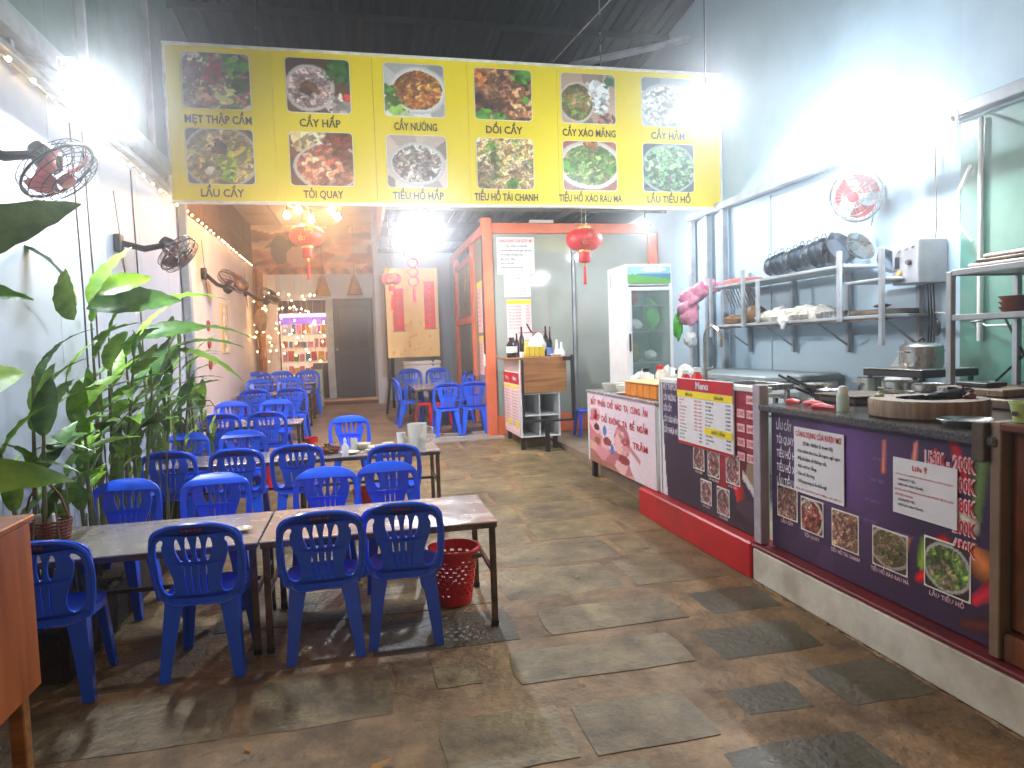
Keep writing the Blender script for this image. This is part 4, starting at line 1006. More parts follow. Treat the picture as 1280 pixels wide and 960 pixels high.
vt = thing('vegetable_basket', 'basket of leftover greens on the second table', 'vegetables', (-.36,6.85,z2))
MB().lathe([(0,0),(.1,0),(.14,.05),(.135,.05),(.095,.01),(0,.01)], (-.36,6.85,z2), 18).build('basket', M['wicker'], vt)
o = vg.build('leaves', M['food'], vt); o['kind'] = 'stuff'
tb = thing('tissue_box', 'white plastic box with chopsticks at the left of the second table greens', 'box', (-.60,6.72,z2))
MB().rbox(-.67,-.53,6.68,6.8,z2,z2+.115,.008).build('box', M['whitepl'], tb)
# red basket under the front table
rb = thing('waste_basket', 'red perforated plastic basket under the right end of the front table', 'basket', (.54,4.42,0))
b = MB(); cx, cy, zb = .54, 4.42, .008
def rad(t_): return .115+.055*t_
N_ = 36; rows = 13; v = []; f = []
for i in range(rows*2+1):
    for k in range(N_): a = 2*PI*k/N_; r_ = rad(i/(rows*2)); v.append((cx+r_*math.cos(a), cy+r_*math.sin(a), zb+.36*i/(rows*2)))
for i in range(rows*2):
    for k in range(N_):
        if i % 2 == 1 and 4 < i < rows*2-4 and (k+(i//2)) % 2 == 0: continue
        f.append((i*N_+k,i*N_+(k+1)%N_,(i+1)*N_+(k+1)%N_,(i+1)*N_+k))
o = MB().add(v, f).build('perforated_wall', M['red'], rb)
md = o.modifiers.new('thickness', 'SOLIDIFY'); md.thickness = .004
MB().ring((cx,cy,zb+.362), .172, .01, (0,0,1), 36, 6).build('rim', M['red'], rb, smooth=True)
MB().lathe([(0,0),(.115,0),(.115,.006),(0,.006)], (cx,cy,zb), 24).build('bottom', M['red'], rb)
# small red things: basket by the left table legs
o = MB().lathe([(0,0),(.09,0),(.12,.2),(.115,.2),(.085,.01),(0,.01)], (-1.75,4.75,.01), 18).build('small_red_bin', M['red'], None, True); tag(o, 'small red bin in the shade under the left front table', 'bin')
o = MB().lathe([(0,0),(.09,0),(.12,.24),(.115,.24),(.085,.01),(0,.01)], (-.02,7.0,zf(7)), 18).build('red_bin', M['red'], None, True); tag(o, 'red bin under the crowded second table', 'bin')
o = MB().lathe([(0,0),(.08,0),(.1,.28),(.095,.28),(.075,.01),(0,.01)], (-1.15,8.3,zf(8.3)), 18).build('red_bin', M['red'], None, True); tag(o, 'red bin on the floor in front of the third table', 'bin')
o = MB().lathe([(0,0),(.08,0),(.1,.3),(.095,.3),(.075,.01),(0,.01)], (-.72,9.75,zf(9.75)), 18).build('red_bin', M['red'], None, True); tag(o, 'red bin at the right end of the third table', 'bin')
for x, y, s in ((-1.5,9.05,'small cream bowl on the third table near the wicker basket'),(-1.05,9.0,'small cream bowl on the third table at its right end')): bowl(x,y,T3,.055,.045,s)

# ------------------------------------------------------------------ orange wood cabinet at the left edge
oc = thing('wood_cabinet', 'orange laminate cabinet on a wooden stand at the left edge', 'cabinet', (-1.5,2.3,0))
MB().rbox(-1.75,-1.205,1.2,2.78,.50,1.11,.006).build('body', M['wood'], oc)
MB().rbox(-1.78,-1.195,1.17,2.80,1.112,1.135,.005).build('top', M['wood'], oc)
for x in (-1.72,-1.25):
    for y in (1.25,2.7): MB().rbox(x-.025,x+.025,y-.025,y+.025,.006,.499,.004).build('leg', M['barwood'], oc)
for k in range(5): MB().rbox(-1.70,-1.24,1.35+k*.28,1.5+k*.28,.17,.19,.004).build('slat', M['barwood'], oc)
MB().rbox(-1.235,-1.215,1.28,2.67,.14,.2,.003).build('rail', M['barwood'], oc)

# ------------------------------------------------------------------ plants
def leaf_mesh(name, m, bend, wid, fold=.25, n=14):
    v = []; f = []; px, pz, ang = 0, 0, 0.0
    for i in range(n+1):
        t_ = i/n
        w_ = wid*(math.sin(PI*min(1, t_**.8))**.75)*(1-.15*t_) if 0 < t_ < 1 else .001
        for j in (-2,-1,0,1,2):
            e = j/2*w_; dz = abs(e)*fold+.012*math.sin(i*2.3+j)*abs(j)*.5
            v.append((px-math.sin(ang)*dz*0, e, pz+dz))
        px += math.cos(ang)/n; pz += math.sin(ang)/n; ang -= bend/n
    for i in range(n):
        for j in range(4): f.append((i*5+j,(i+1)*5+j,(i+1)*5+j+1,i*5+j+1))
    me = bpy.data.meshes.new(name); me.from_pydata(v, [], f); me.materials.append(m)
    me.polygons.foreach_set('use_smooth', [True]*len(f)); return me
LM = {}
for k_, mm in (('g','leaf'),('d','leafdark'),('b','leafbright')):
    LM[k_] = [leaf_mesh('leaf', M[mm], 1.2, .15), leaf_mesh('leaf', M[mm], .5, .165), leaf_mesh('leaf', M[mm], 1.6, .13), leaf_mesh('leaf', M[mm], .9, .06, .4)]
def leaf(parent, pos, azim, elev, L, kind='g', var=0, roll=0):
    o = bpy.data.objects.new('leaf', LM[kind][var]); COL.objects.link(o); o.parent = parent
    o.location = Vector(pos)-world_origin(parent)
    o.rotation_euler = (Matrix.Rotation(azim, 3, 'Z') @ Matrix.Rotation(-elev, 3, 'Y') @ Matrix.Rotation(roll, 3, 'X')).to_euler()
    o.scale = (L,)*3
    return o
def plant(x, y, label, hts, seed, kinds='gdg', Lr=(.3,.5), spread=.14, thin=False):
    rn = random.Random(seed); t = thing('leafy_plant', label, 'plant', (x,y,.25), 'tall leafy plants along the left wall')
    for h in hts:
        bx, by = x+rn.uniform(-.07,.05), y+rn.uniform(-spread,spread)*1.3
        tx, ty = min(max(bx+rn.uniform(-.1,.16), -2.0), -1.62), by+rn.uniform(-.15,.12)
        p0, p2 = Vector((bx,by,.22)), Vector((tx,ty,.25+h)); p1 = p0.lerp(p2,.5)+Vector((rn.uniform(-.03,.03),rn.uniform(-.03,.03),0))
        MB().tube([p0,p1,p2], [.016,.013,.007], 6).build('stem', M['stem'], t, smooth=True)
        nl = 8 if h > .8 else 5
        for i in range(nl):
            q = .38+.62*(i+1)/nl
            p = p0.lerp(p1, q*2) if q < .5 else p1.lerp(p2, (q-.5)*2)
            low = p.z < 1.05
            az = rn.choice((-1, 1))*rn.uniform(1.1, 1.75) if low else rn.uniform(-1.6, 1.5)
            el = rn.uniform(.7, 1.35) if low else rn.uniform(.35, 1.25) if i < nl-1 else rn.uniform(1.0, 1.4)
            L = rn.uniform(*Lr)*(.75 if low else 1); vr = 3 if thin and rn.random() < .7 else rn.choice((0,1,1,3))
            leaf(t, p, az, el, L, rn.choice(kinds), vr, rn.uniform(-.4,.4))
    return t
plant(-1.88,4.35,'tall leafy plant nearest the camera, its leaves reaching the left picture edge',[1.35,1.2,1.0,.8],1,'gbd',(.34,.5))
plant(-1.85,4.95,'leafy plant behind the wicker basket, second from the camera',[1.3,1.1,.95,.7],2,'gbg',(.3,.44))
plant(-1.86,5.5,'tall plant with one broad bright upright leaf beside the wall cables',[1.7,1.55,1.35,1.1,.8],3,'ggd',(.3,.42))
plant(-1.86,6.1,'dense leafy plant in the middle of the row along the white wall',[1.6,1.45,1.25,1.0,.8],4,'ggd',(.3,.44))
plant(-1.86,6.75,'leafy plant in the row between the wall cables and the fan by the post',[1.6,1.4,1.2,.95,.7],5,'dgg',(.28,.42))
plant(-1.84,7.45,'plant with long arching leaves below the fan by the post',[1.5,1.35,1.1,.9,.6],6,'dgg',(.3,.5),thin=True)
plant(-1.84,8.1,'last leafy plant of the row beside the grey post',[1.25,1.1,.9,.6],7,'dgg',(.24,.4),thin=True)
# long arching leaves reaching in from a plant left of the frame
hp = thing('banana_plant', 'large leaved plant reaching in from the left edge in front of the near fan', 'plant', (-1.95,3.3,0), None)
MB().tube([(-1.95,3.3,.0),(-1.93,3.3,1.3),(-1.88,3.35,2.3)], [.05,.04,.025], 8).build('stem', M['stem'], hp, smooth=True)
def leaf_to(parent, a, b_, kind, var, roll=0, k=1.0):
    a, b_ = Vector(a), Vector(b_); d = b_-a
    return leaf(parent, a, math.atan2(d.y, d.x), math.atan2(d.z, math.hypot(d.x, d.y)), d.length*k, kind, var, roll)
leaf_to(hp, (-1.86,3.45,2.10), (-1.30,3.62,2.50), 'd', 1, 1.25, 1.05)
leaf_to(hp, (-1.88,3.38,2.18), (-1.50,3.6,2.20), 'd', 0, .5, 1.05)
leaf_to(hp, (-1.90,3.35,2.0), (-1.46,3.62,2.07), 'd', 1, .8)
leaf_to(hp, (-1.92,3.3,1.5), (-1.60,3.95,1.75), 'g', 1, .9)
leaf_to(hp, (-1.93,3.3,1.15), (-1.28,3.25,1.34), 'g', 0, 1.0, 1.0)
leaf_to(hp, (-1.93,3.4,1.3), (-1.62,3.7,1.10), 'g', 0, .9)
br = [o for o in COL.objects if o.get('category') == 'plant']
leaf_to(br[2], (-1.75,5.05,2.06), (-1.58,5.2,2.54), 'b', 1, .25, .98)
leaf_to(br[2], (-1.74,5.10,2.12), (-1.40,5.45,2.36), 'b', 1, .9, .95)
leaf_to(br[2], (-1.78,5.10,2.03), (-1.22,5.5,2.20), 'd', 1, 1.0, 1.0)
leaf_to(br[2], (-1.82,5.0,2.02), (-1.90,5.15,2.62), 'd', 0, 1.2, 1.0)
leaf_to(br[2], (-1.82,5.0,1.95), (-1.80,4.6,2.30), 'g', 1, 1.0, 1.0)
leaf_to(br[4], (-1.80,6.2,2.05), (-1.25,6.5,2.42), 'g', 3, .5, 1.2)
leaf_to(br[4], (-1.80,6.2,1.85), (-1.2,6.4,2.05), 'd', 1, .8, .9)
leaf_to(br[5], (-1.80,7.2,1.75), (-1.22,7.0,2.0), 'd', 3, .4, 1.1)
leaf_to(br[5], (-1.80,7.2,1.75), (-1.20,6.9,1.72), 'g', 3, .4, 1.2)
leaf_to(br[5], (-1.80,7.2,1.9), (-1.15,7.1,2.12), 'd', 3, .4, 1.1)
pb = thing('planter_bed', 'low dark planter bed of soil along the foot of the white wall', 'planter', (-1.85,6,0))
MB().rbox(-1.60,-1.56,3.9,8.6,-.02,.28,.01).build('kerb', M['soil'], pb)
MB().box(-2.1,-1.60,3.9,8.6,-.02,.24).build('soil', M['soil'], pb)
g = MB(); rp = random.Random(12)
for k in range(70):
    x, y = rp.uniform(-2.03,-1.64), rp.uniform(4.0,8.5); h = rp.uniform(.25,.75)
    g.tube([(x,y,.23),(x+rp.uniform(-.06,.06),y+rp.uniform(-.06,.06),.23+h)], [.009,.005], 4)
o = g.build('dry_stalks', M['stem'], pb); o['kind'] = 'stuff'

# ------------------------------------------------------------------ kitchen base: plinth, raised floor
kf = struct(MB().box(2.78,4.9,.3,10.5,-.05,.25).build('kitchen_floor', M['indoor']))
pl = thing('kitchen_plinth', 'dirty white low wall under the near food counter with a red ledge', 'low wall', (2.65,2,0))
MB().rbox(2.60,2.78,-1.0,4.19,0,.235,.012).build('white_face', M['plinth'], pl)
MB().rbox(2.595,2.78,-1.0,4.19,.236,.262,.006).build('red_ledge', M['maroon'], pl)
g = MB(); rp = random.Random(9)      # crumbled mortar along the foot
for k in range(110):
    y = rp.uniform(.9,4.2); g.blob((2.597-rp.random()*.012,y,.003),(rp.uniform(.006,.014),rp.uniform(.02,.06),rp.uniform(.004,.01)),k,.2,6,4)
o = g.build('mortar_crumbs', M['mortar'], pl); o['kind'] = 'stuff'
rpn = thing('red_plinth', 'red painted low wall under the menu banner', 'low wall', (2.65,5,0))
MB().rbox(2.59,2.78,4.2,6.15,0,.262,.012).build('face', M['redpaint'], rpn)

# ------------------------------------------------------------------ near food counter with banner
fc3 = thing('food_counter', 'near granite topped food counter with dark printed banner and two white notices', 'counter', (3.0,3.2,.26))
MB().rbox(2.70,3.55,2.40,4.10,.264,1.185,.008).build('carcass', M['green'], fc3)
MB().rbox(2.615,3.62,2.36,4.13,1.19,1.235,.01).build('worktop', M['granite'], fc3)
def spice(U, V):
    rn = np.random.default_rng(3)
    out = np.zeros(U.shape+(3,))+np.array((64,46,74), float)
    i, d1, d2 = worley(U*2.2, V, 40, rn); out *= (rn.uniform(.85,1.15,(40,1)))[i]
    cc = np.exp(-((U-.40)/.22)**2-((V-.75)/.5)**2)[..., None]; out += cc*np.array((52,34,66))  # light reflected on the banner, painted into the print as a purple glow
    for z in (.42,.55,.68,.81): out = np.where((np.abs(V-z-.02*np.sin(U*5)) < .003)[..., None] & ((U > .36)&(U < .86)&((U*90)%1 < .6))[..., None], (120,90,150), out)
    def cap(a, b2, r, col):
        nonlocal out
        a = np.array(a); b2 = np.array(b2); d = b2-a; t_ = np.clip(((U-a[0])*d[0]+(V-a[1])*d[1]*.35)/(d[0]**2+d[1]**2*.35), 0, 1)
        q = np.hypot((U-a[0]-t_*d[0])*1.75, V-a[1]-t_*d[1]); sh_ = np.clip(1.3-q/r*.7, .4, 1.4)[..., None]
        out = np.where((q < r*(1-.5*t_))[..., None], np.array(col)*sh_, out)
    for a, b2, r, col in (((.90,.80),(.86,.99),.045,(170,20,34)),((.82,.80),(.80,.93),.02,(200,30,40)),((.72,.80),(.73,.95),.022,(206,120,100)),((.60,.75),(.605,.93),.02,(200,110,96)),
                          ((.95,.90),(.93,.55),.05,(90,110,60)),((.96,.40),(.92,.45),.09,(190,110,60)),((.88,.42),(.74,.20),.045,(200,20,26)),((.83,.44),(.80,.30),.05,(214,26,32)),((.70,.40),(.69,.30),.02,(210,130,90)),
                          ((.77,.40),(.75,.28),.05,(120,150,50)),((.99,.30),(.93,.20),.05,(190,40,60)),((.92,.58),(.88,.62),.05,(206,190,170)),((.97,.10),(.9,.06),.05,(90,40,40))): cap(a, b2, r, col)
    return out
painting('banner_print', fc3, (2.694,4.09,.27), FACE_W, 1.68, .915, spice, 120, 70)
dsh = [food(41,[(130,90,80),(170,130,110),(100,60,56)],70,(90,60,60),(120,90,80),.5,.5,.8,.8,.99),
       food(42,[(140,60,50),(110,40,36),(190,120,100)],40,(120,70,60),(220,210,200),.45,.45,.6,.6,.86,[(.3,.8,.15,(210,180,160))]),
       food(43,[(150,100,84),(190,150,120),(120,70,60)],120,(100,60,50),(130,90,70),.5,.5,.9,.9,.99),
       food(44,[(90,90,50),(120,110,70),(140,110,80)],140,(90,60,56),(190,170,160),.5,.55,.65,.55,.86),
       food(45,[(80,110,50),(110,140,60),(140,120,90)],60,(60,50,46),(200,196,190),.5,.5,.56,.5,.88)]
def dishcap(par, x, y, z, w_, h_, fn, caption, cap_m='inkpink', b=.008, caph=.022, capw=None):
    """photo on a banner facing the yard: y = far edge"""
    MB().box(x-.003,x-.001,y-w_-b,y+b,z-b,z+h_+b).build('photo_border', M['signwhite'], par)
    painting('dish_photo', par, (x-.0045,y,z), FACE_W, w_, h_, fn, 34, 34, rr=.014)
    if caption: lettering('caption', caption, M[cap_m], par, (x-.004,y-w_/2,z-b-caph*1.6), FACE_W, caph, capw or min(w_*1.15, .018*len(caption)), bold=.02, res=1)
X3 = 2.694
for (y, w_, z, h_, s), fn in zip(((4.02,.20,.50,.20,'LẨU CẦY'),(3.77,.20,.47,.20,'TỎI QUAY'),(3.48,.21,.45,.21,'TIỂU HỔ TÁI CHANH'),(3.15,.23,.44,.20,'TIỂU HỔ XÀO RAU MÁ'),(2.80,.25,.44,.24,'LẨU TIỂU HỔ')), dsh): dishcap(fc3, X3, y, z, w_, h_, fn, s)
for i, s in enumerate(('LẨU CẦY','TỎI QUAY','TIỂU HỔ HẤP','TIỂU HỔ XÀO','LẨU TIỂU HỔ')):
    lettering('item_lettering', s, M['inkwhite'], fc3, (X3-.003,4.03,1.075-i*.092), FACE_W, .05, None, xs=.55, align='l', bold=.02)
for i, s in enumerate(('150K - 200K','200K','180K','200K','450K')):
    z = 1.045-i*.098
    lettering('price_outline', s, M['inkpink'], fc3, (X3-.0025,2.515,z-.003), FACE_W, .068, None, xs=.58, align='r', bold=.06)
    lettering('price_lettering', s, M['inkred'], fc3, (X3-.004,2.52,z), FACE_W, .06, None, xs=.60, align='r', bold=.01)
poster('white notice with red heading on the left of the near food counter', 3.37, 3.83, .70, 1.115, 0, wine, frame=FACE_W, x=X3-.008)
luu = [('Lưu Ý',.82,.09,'inkred','c',.45,.24),('QUÝ KHÁCH VUI LÒNG ĐẶT MÓN TRƯỚC VÀ NHẬN MÓN TẠI QUẦY XIN CẢM ƠN',.70,.025,'inkred','l',.05,.9),('- NHẬN ĐẶT TIỆC',.60,.04,'inkblack','l',.08,.3),('- NHẬN GIAO HÀNG TẬN NƠI',.51,.04,'inkblack','l',.08,.42),
       ('MỌI THẮC MẮC VỀ MÓN ĂN VUI LÒNG LIÊN HỆ TRỰC TIẾP VỚI QUÁN',.42,.03,'inkred','l',.04,.92),('SỐ ĐIỆN THOẠI',.33,.03,'inkred','l',.04,.3),('- NHẬN ĐẶT TIỆC',.24,.04,'inkblack','l',.08,.3),('- NHẬN GIAO HÀNG TẬN NƠI',.15,.04,'inkblack','l',.08,.42)]
poster('white notice with short red title on the right of the near food counter', 2.61, 3.00, .76, 1.05, 0, luu, frame=FACE_W, x=X3-.008)
# steel angle post and end panel
ap = MB().rbox(2.63,2.75,2.345,2.395,.27,1.30,.004).build('angle_post', mat('dull_bronze_steel', rgb(150,126,104), .4, metal=.4), None); tag(ap, 'upright bronze coloured steel post between the banner and the carved cabinet', 'post')
o = MB().rbox(2.60,2.69,2.40,2.46,1.12,1.295,.004).build('end_bracket', M['darksteel']); tag(o, 'short steel bracket at the near corner of the granite top', 'bracket')
o = MB().rbox(2.62,2.69,4.115,4.20,.27,1.365,.005).build('grey_end_post', mat('lilac_grey_panel', rgb(180,170,180), .45)); tag(o, 'pale grey upright between the two printed banners', 'post')

# carved wooden cabinet at the right edge
cc = thing('carved_cabinet', 'brown carved wooden cabinet with gilded foot at the right edge', 'cabinet', (3.0,1.9,.26))
MB().rbox(2.68,3.6,1.35,2.335,.40,1.26,.008).build('body', M['darkwood'], cc)
MB().rbox(2.62,3.65,1.30,2.342,1.262,1.30,.008).build('top', M['darkwood'], cc)
MB().rbox(2.64,3.6,1.33,2.34,.262,.39,.012).build('base', M['darkwood'], cc)
MB().rbox(2.655,2.678,1.40,2.22,.46,1.18,.008).build('door', M['darkwood'], cc)
MB().rbox(2.64,2.654,1.50,2.12,.54,1.10,.012).build('raised_panel', M['darkwood'], cc)
g = MB()
for k in range(3):
    for y0, s in ((2.17,1),): g.tube([(2.645,y0,.6+k*.2),(2.64,y0-.02,.66+k*.2),(2.645,y0,.72+k*.2)], .008, 6)
g.build('carving', M['darkwood'], cc, smooth=True)
gf = MB()
gf.blob((2.60,2.02,.335),(.05,.11,.07),4,.12,12,8); gf.ring((2.555,2.05,.34),.035,.01,(1,0,0),14,6)
gf.build('gilded_foot', mat('old_gilding', rgb(206,140,30), .35, metal=.3, var=.2, scale=20), cc, smooth=True)

# ------------------------------------------------------------------ menu counter (middle)
mc = thing('menu_counter', 'middle counter with dark purple banner, small dish photos and red menu board', 'counter', (3.0,5,.26))
MB().rbox(2.69,2.76,4.21,5.80,.264,1.30,.008).build('carcass', M['white'], mc)
MB().rbox(2.67,2.78,4.205,5.795,1.302,1.340,.006).build('top_edge', M['whitepl'], mc)
def ban2(U, V):
    rn = np.random.default_rng(8)
    out = np.zeros(U.shape+(3,))+np.array((66,46,84), float); out += (np.array((-20,-16,-28)))*np.clip(1.2-V*1.3,0,1)[..., None]
    i, d1, d2 = worley(U, V, 40, rn)
    red = (U > .62) & (V > .42+.2*np.sin(U*7)); out = np.where(red[..., None], np.array((120,24,40))*rn.uniform(.5,1.4,(40,1))[i], out)
    ch_ = (np.abs(U-.80-.05*np.sin(V*9)) < .045) & (V < .46) & (V > .12); out = np.where(ch_[..., None], np.array((196,20,30))*(1.2-8*np.abs(U-.8)[..., None]), out)
    q = ((U-.95)/.06)**2+((V-.42)/.1)**2; out = np.where((q < 1)[..., None], (150,120,96), out)
    q = np.abs((V-.30)-(.95-U)*1.1); out = np.where(((q < .03) & (U > .86))[..., None], (206,200,200), out)
    q = ((U-.90)/.12)**2+((V-.1)/.13)**2; out = np.where((q < 1)[..., None], np.array((44,28,40))*rn.uniform(.6,1.7,(40,1))[i], out)
    edge = (U < .012+.05*(1-V)**2); out = np.where(edge[..., None], (222,218,222), out)
    return out
painting('banner_print', mc, (2.684,5.79,.27), FACE_W, 1.57, 1.06, ban2, 110, 76)
MB().rbox(2.675,2.69,5.80,5.83,.27,1.34,.003).build('white_edge', M['white'], mc)
X2 = 2.684
for i, s in enumerate(('MẸT THẬP CẨM','CẦY NƯỚNG','DỒI CẦY','CẦY XÁO MĂNG','CẦY NHỰA MẬN')):
    lettering('item_lettering', s, M['inkwhite'], mc, (X2-.003,5.74,1.245-i*.098), FACE_W, .052, None, xs=.55, align='l', bold=.02)
def meat(k): return food(50+k, [(130,80,80),(170,120,116),(90,50,56)], 50, (110,80,84), (200,190,190), .5,.5,.6,.55,.85)
for k, (y, z, w_, h_) in enumerate(((5.18,.62,.17,.20),(4.94,.60,.17,.20),(4.66,.60,.18,.21),(5.06,.36,.16,.18),(4.80,.33,.17,.20))): dishcap(mc, X2, y, z, w_, h_, meat(k), ('CẦY HẤP','CẦY NƯỚNG','DỒI CẦY','CẦY XÁO','CẦY HẦM')[k], caph=.018)
mbd = thing('menu_board', 'red headed price list board fixed on the purple banner', 'menu', (2.66,4.95,.85))
MB().rbox(2.662,2.676,4.52,5.42,.80,1.362,.003).build('sheet', M['paper'], mbd)
MB().box(2.657,2.660,4.522,5.418,1.262,1.358).build('red_header', M['redpaint'], mbd)
MB().box(2.657,2.660,4.522,5.418,1.205,1.258).build('yellow_heading_band', M['yellowsign'], mbd)
MB().box(2.657,2.660,4.522,5.418,.805,.825).build('red_footer', M['redpaint'], mbd)
MB().box(2.657,2.660,4.53,4.94,.93,.985).build('yellow_band', M['yellowsign'], mbd)
lettering('title', 'Menu', M['inkwhite'], mbd, (2.655,4.98,1.285), FACE_W, .055, .20, bold=.03)
lettering('heading', 'MÓN ĂN', M['ink'], mbd, (2.655,5.2,1.218), FACE_W, .024, .12, bold=.02, res=1)
lettering('heading', 'GIÁ BÁN', M['ink'], mbd, (2.655,4.72,1.218), FACE_W, .024, .14, bold=.02, res=1)
lettering('heading', 'NƯỚC UỐNG', M['ink'], mbd, (2.655,4.73,.944), FACE_W, .024, .2, bold=.02, res=1)
its = ['Lẩu cầy','Hấp','Nướng riềng','Dồi nướng','Xáo măng','Tỏi quay','Rựa mận','Tái chanh','Xào rau má','Canh xương','Bún lẩu','Rau thêm','Tiểu hổ hấp']
for i in range(12):
    z = 1.175-i*.0295
    lettering('menu_line', its[i], M['inkred' if i < 8 else 'inkblack'], mbd, (2.659,5.38,z), FACE_W, .013, .012*len(its[i]), align='l', res=1, bold=.02)
    lettering('menu_price', '150K - 200K' if i < 9 else '50K', M['inkred' if i < 9 else 'inkblack'], mbd, (2.659,4.99,z), FACE_W, .013, .13 if i < 9 else .05, align='r', res=1, bold=.02)
    if i in (7,8): continue
    lettering('menu_line', its[12-i], M['inkblack'], mbd, (2.6565 if 5 < i < 9 else 2.659,4.93,z), FACE_W, .013, .012*len(its[12-i]), align='l', res=1, bold=.02)
    lettering('menu_price', '150K', M['inkblack'], mbd, (2.6565 if 5 < i < 9 else 2.659,4.55,z), FACE_W, .013, .07, align='r', res=1, bold=.02)
for c_ in range(2):
    for i in range(5):
        if c_ == 0 and i == 0: continue
        z = 1.215-i*.105; y = (4.50,4.375)[c_]
        MB().box(X2-.004,X2-.002,y-.10,y,z,z+.06).build('price_tag', M['inkpink'], mc)
        lettering('price_lettering', ('200K','150K','180K','120K','250K')[i], M['inkred'], mc, (X2-.0055,y-.05,z+.012), FACE_W, .036, .085, bold=.01, res=1)

# ------------------------------------------------------------------ pink bannered counter (far)
pc_ = thing('snack_counter', 'farthest counter with pale pink cartoon banner on black legs', 'counter', (2.95,6.8,.1))
MB().rbox(2.66,3.25,5.86,7.78,.27,1.085,.008).build('carcass', M['white'], pc_)
MB().rbox(2.64,3.27,5.84,7.80,1.088,1.118,.005).build('top', M['steeltop'], pc_)
for x in (2.70,3.2):
    for y in (5.92,7.72): MB().rbox(x-.03,x+.03,y-.035,y+.035,zf(y)+.004 if x < 2.78 else .25,.268,.004).build('leg', M['black'], pc_)
def ban1(U, V):
    rn = np.random.default_rng(5); out = np.zeros(U.shape+(3,))+np.array((232,214,222), float)
    i, d1, d2 = worley(U, V, 70, rn); pk_ = np.array([(222,150,160),(204,120,130),(236,186,186),(190,110,120),(226,168,160)], float)[rn.integers(0,5,70)][i]
    m_ = V < .62-.75*U+.10*np.sin(U*14); m_ |= ((U-.55)/.12)**2+((V-.42)/.22)**2 < 1; m_ |= ((U-.12)/.09)**2+((V-.70)/.1)**2 < 1
    out = np.where(m_[..., None], pk_, out)
    for (x, y, a, c_, col) in ((.13,.70,.018,.07,(80,36,50)),(.14,.52,.05,.05,(72,30,40)),(.15,.33,.05,.05,(150,100,50)),(.28,.50,.03,.07,(80,130,200)),(.40,.28,.028,.07,(70,120,190)),(.32,.36,.07,.06,(150,60,70)),(.58,.20,.08,.06,(150,50,64)),(.56,.46,.03,.05,(180,100,96))):
        q = ((U-x)/a)**2+((V-y)/c_)**2; out = np.where((q < 1)[..., None], col, out)
    leg_ = np.abs((V-.20)-(.62-U)*1.5*0-(.28-.9*(U-.55))) < .035; out = np.where((leg_ & (U > .5) & (U < .8))[..., None], (196,130,130), out)
    out = np.where(((V < .16-.25*U+.03*np.sin(U*20)) & (U < .6))[..., None], (170,110,96), out)
    return out
painting('banner_print', pc_, (2.656,7.77,.275), FACE_W, 1.90, .82, ban1, 110, 60)
for s, z, y0, wd in (('BẤT PHẢI CHỖ NÀO TA CÙNG ĂN',.955,7.68,1.62),('MỘT CHỖ KHÔNG TA ĐỂ NGẮM',.785,7.60,1.54),('CẢ TRĂM',.60,6.70,.64)):
    words = s.split(' '); tot = len(s); yy = y0
    for wd_ in words:
        ww = wd*len(wd_)/tot
        lettering('banner_word', wd_, M['inkred'], pc_, (2.652,yy,z), FACE_W, .066, ww, align='l', bold=.02); yy -= ww+wd/tot*1.05
MB().rbox(2.648,2.66,7.74,7.79,.275,1.09,.003).build('edge_strip', M['whitepl'], pc_)
# objects on it
zc = 1.119
ob_ = thing('orange_crate', 'translucent orange plastic crate on the far snack counter', 'crate', (2.9,6.35,zc))
for k in range(5): MB().rbox(2.72+k*.001,3.06,5.98+k*.16,6.13+k*.16,zc,zc+.14,.01).build('crate_side', M['orangebox'], ob_)
MB().rbox(2.70,3.08,5.96,6.80,zc+.142,zc+.155,.004).build('lid', mat('yellow_lid', rgb(240,196,110), .35), ob_)
o = MB().rbox(2.72,2.98,5.88,5.955,zc,zc+.12,.008).build('brown_box', mat('brown_tray_plastic', rgb(150,104,60), .4)); tag(o, 'brown tray at the near end of the orange crate', 'tray')
gt = thing('glass_tray', 'shallow clear tray with greens at the far end of the snack counter', 'tray', (2.85,7.35,zc))
MB().lathe([(0,0),(.11,0),(.15,.09),(.145,.09),(.1,.008),(0,.008)], (2.85,7.4,zc), 18).build('tray', M['clear'], gt, smooth=True)
MB().blob((2.85,7.4,zc+.04),(.09,.09,.03),4,.2).build('greens', M['food'], gt)
bowl(2.82,7.02,zc,.1,.09,'white bowl between the clear tray and the orange crate','whitepl')
o = MB().lathe([(0,0),(.07,0),(.09,.02),(.0,.03)], (2.76,6.88,zc), 14).build('saucer', M['bowl'], None, True); tag(o, 'small saucer beside the white bowl on the snack counter', 'saucer')
for k, (x, y, s, zz, lab) in enumerate(((3.02,7.0,(.13,.1,.13),.12,'crinkled clear plastic bag leaning behind the white bowl'),(3.12,6.55,(.1,.1,.11),.2,'crinkled white bag behind the orange crate, middle'),(3.12,6.15,(.1,.1,.12),.2,'crinkled white bag behind the near end of the orange crate'))):
    o = MB().blob((x,y,zc+zz-.02), s, 20+k, .14, 12, 9).build('plastic_bag', M['bag'], None, True); tag(o, lab, 'bag')
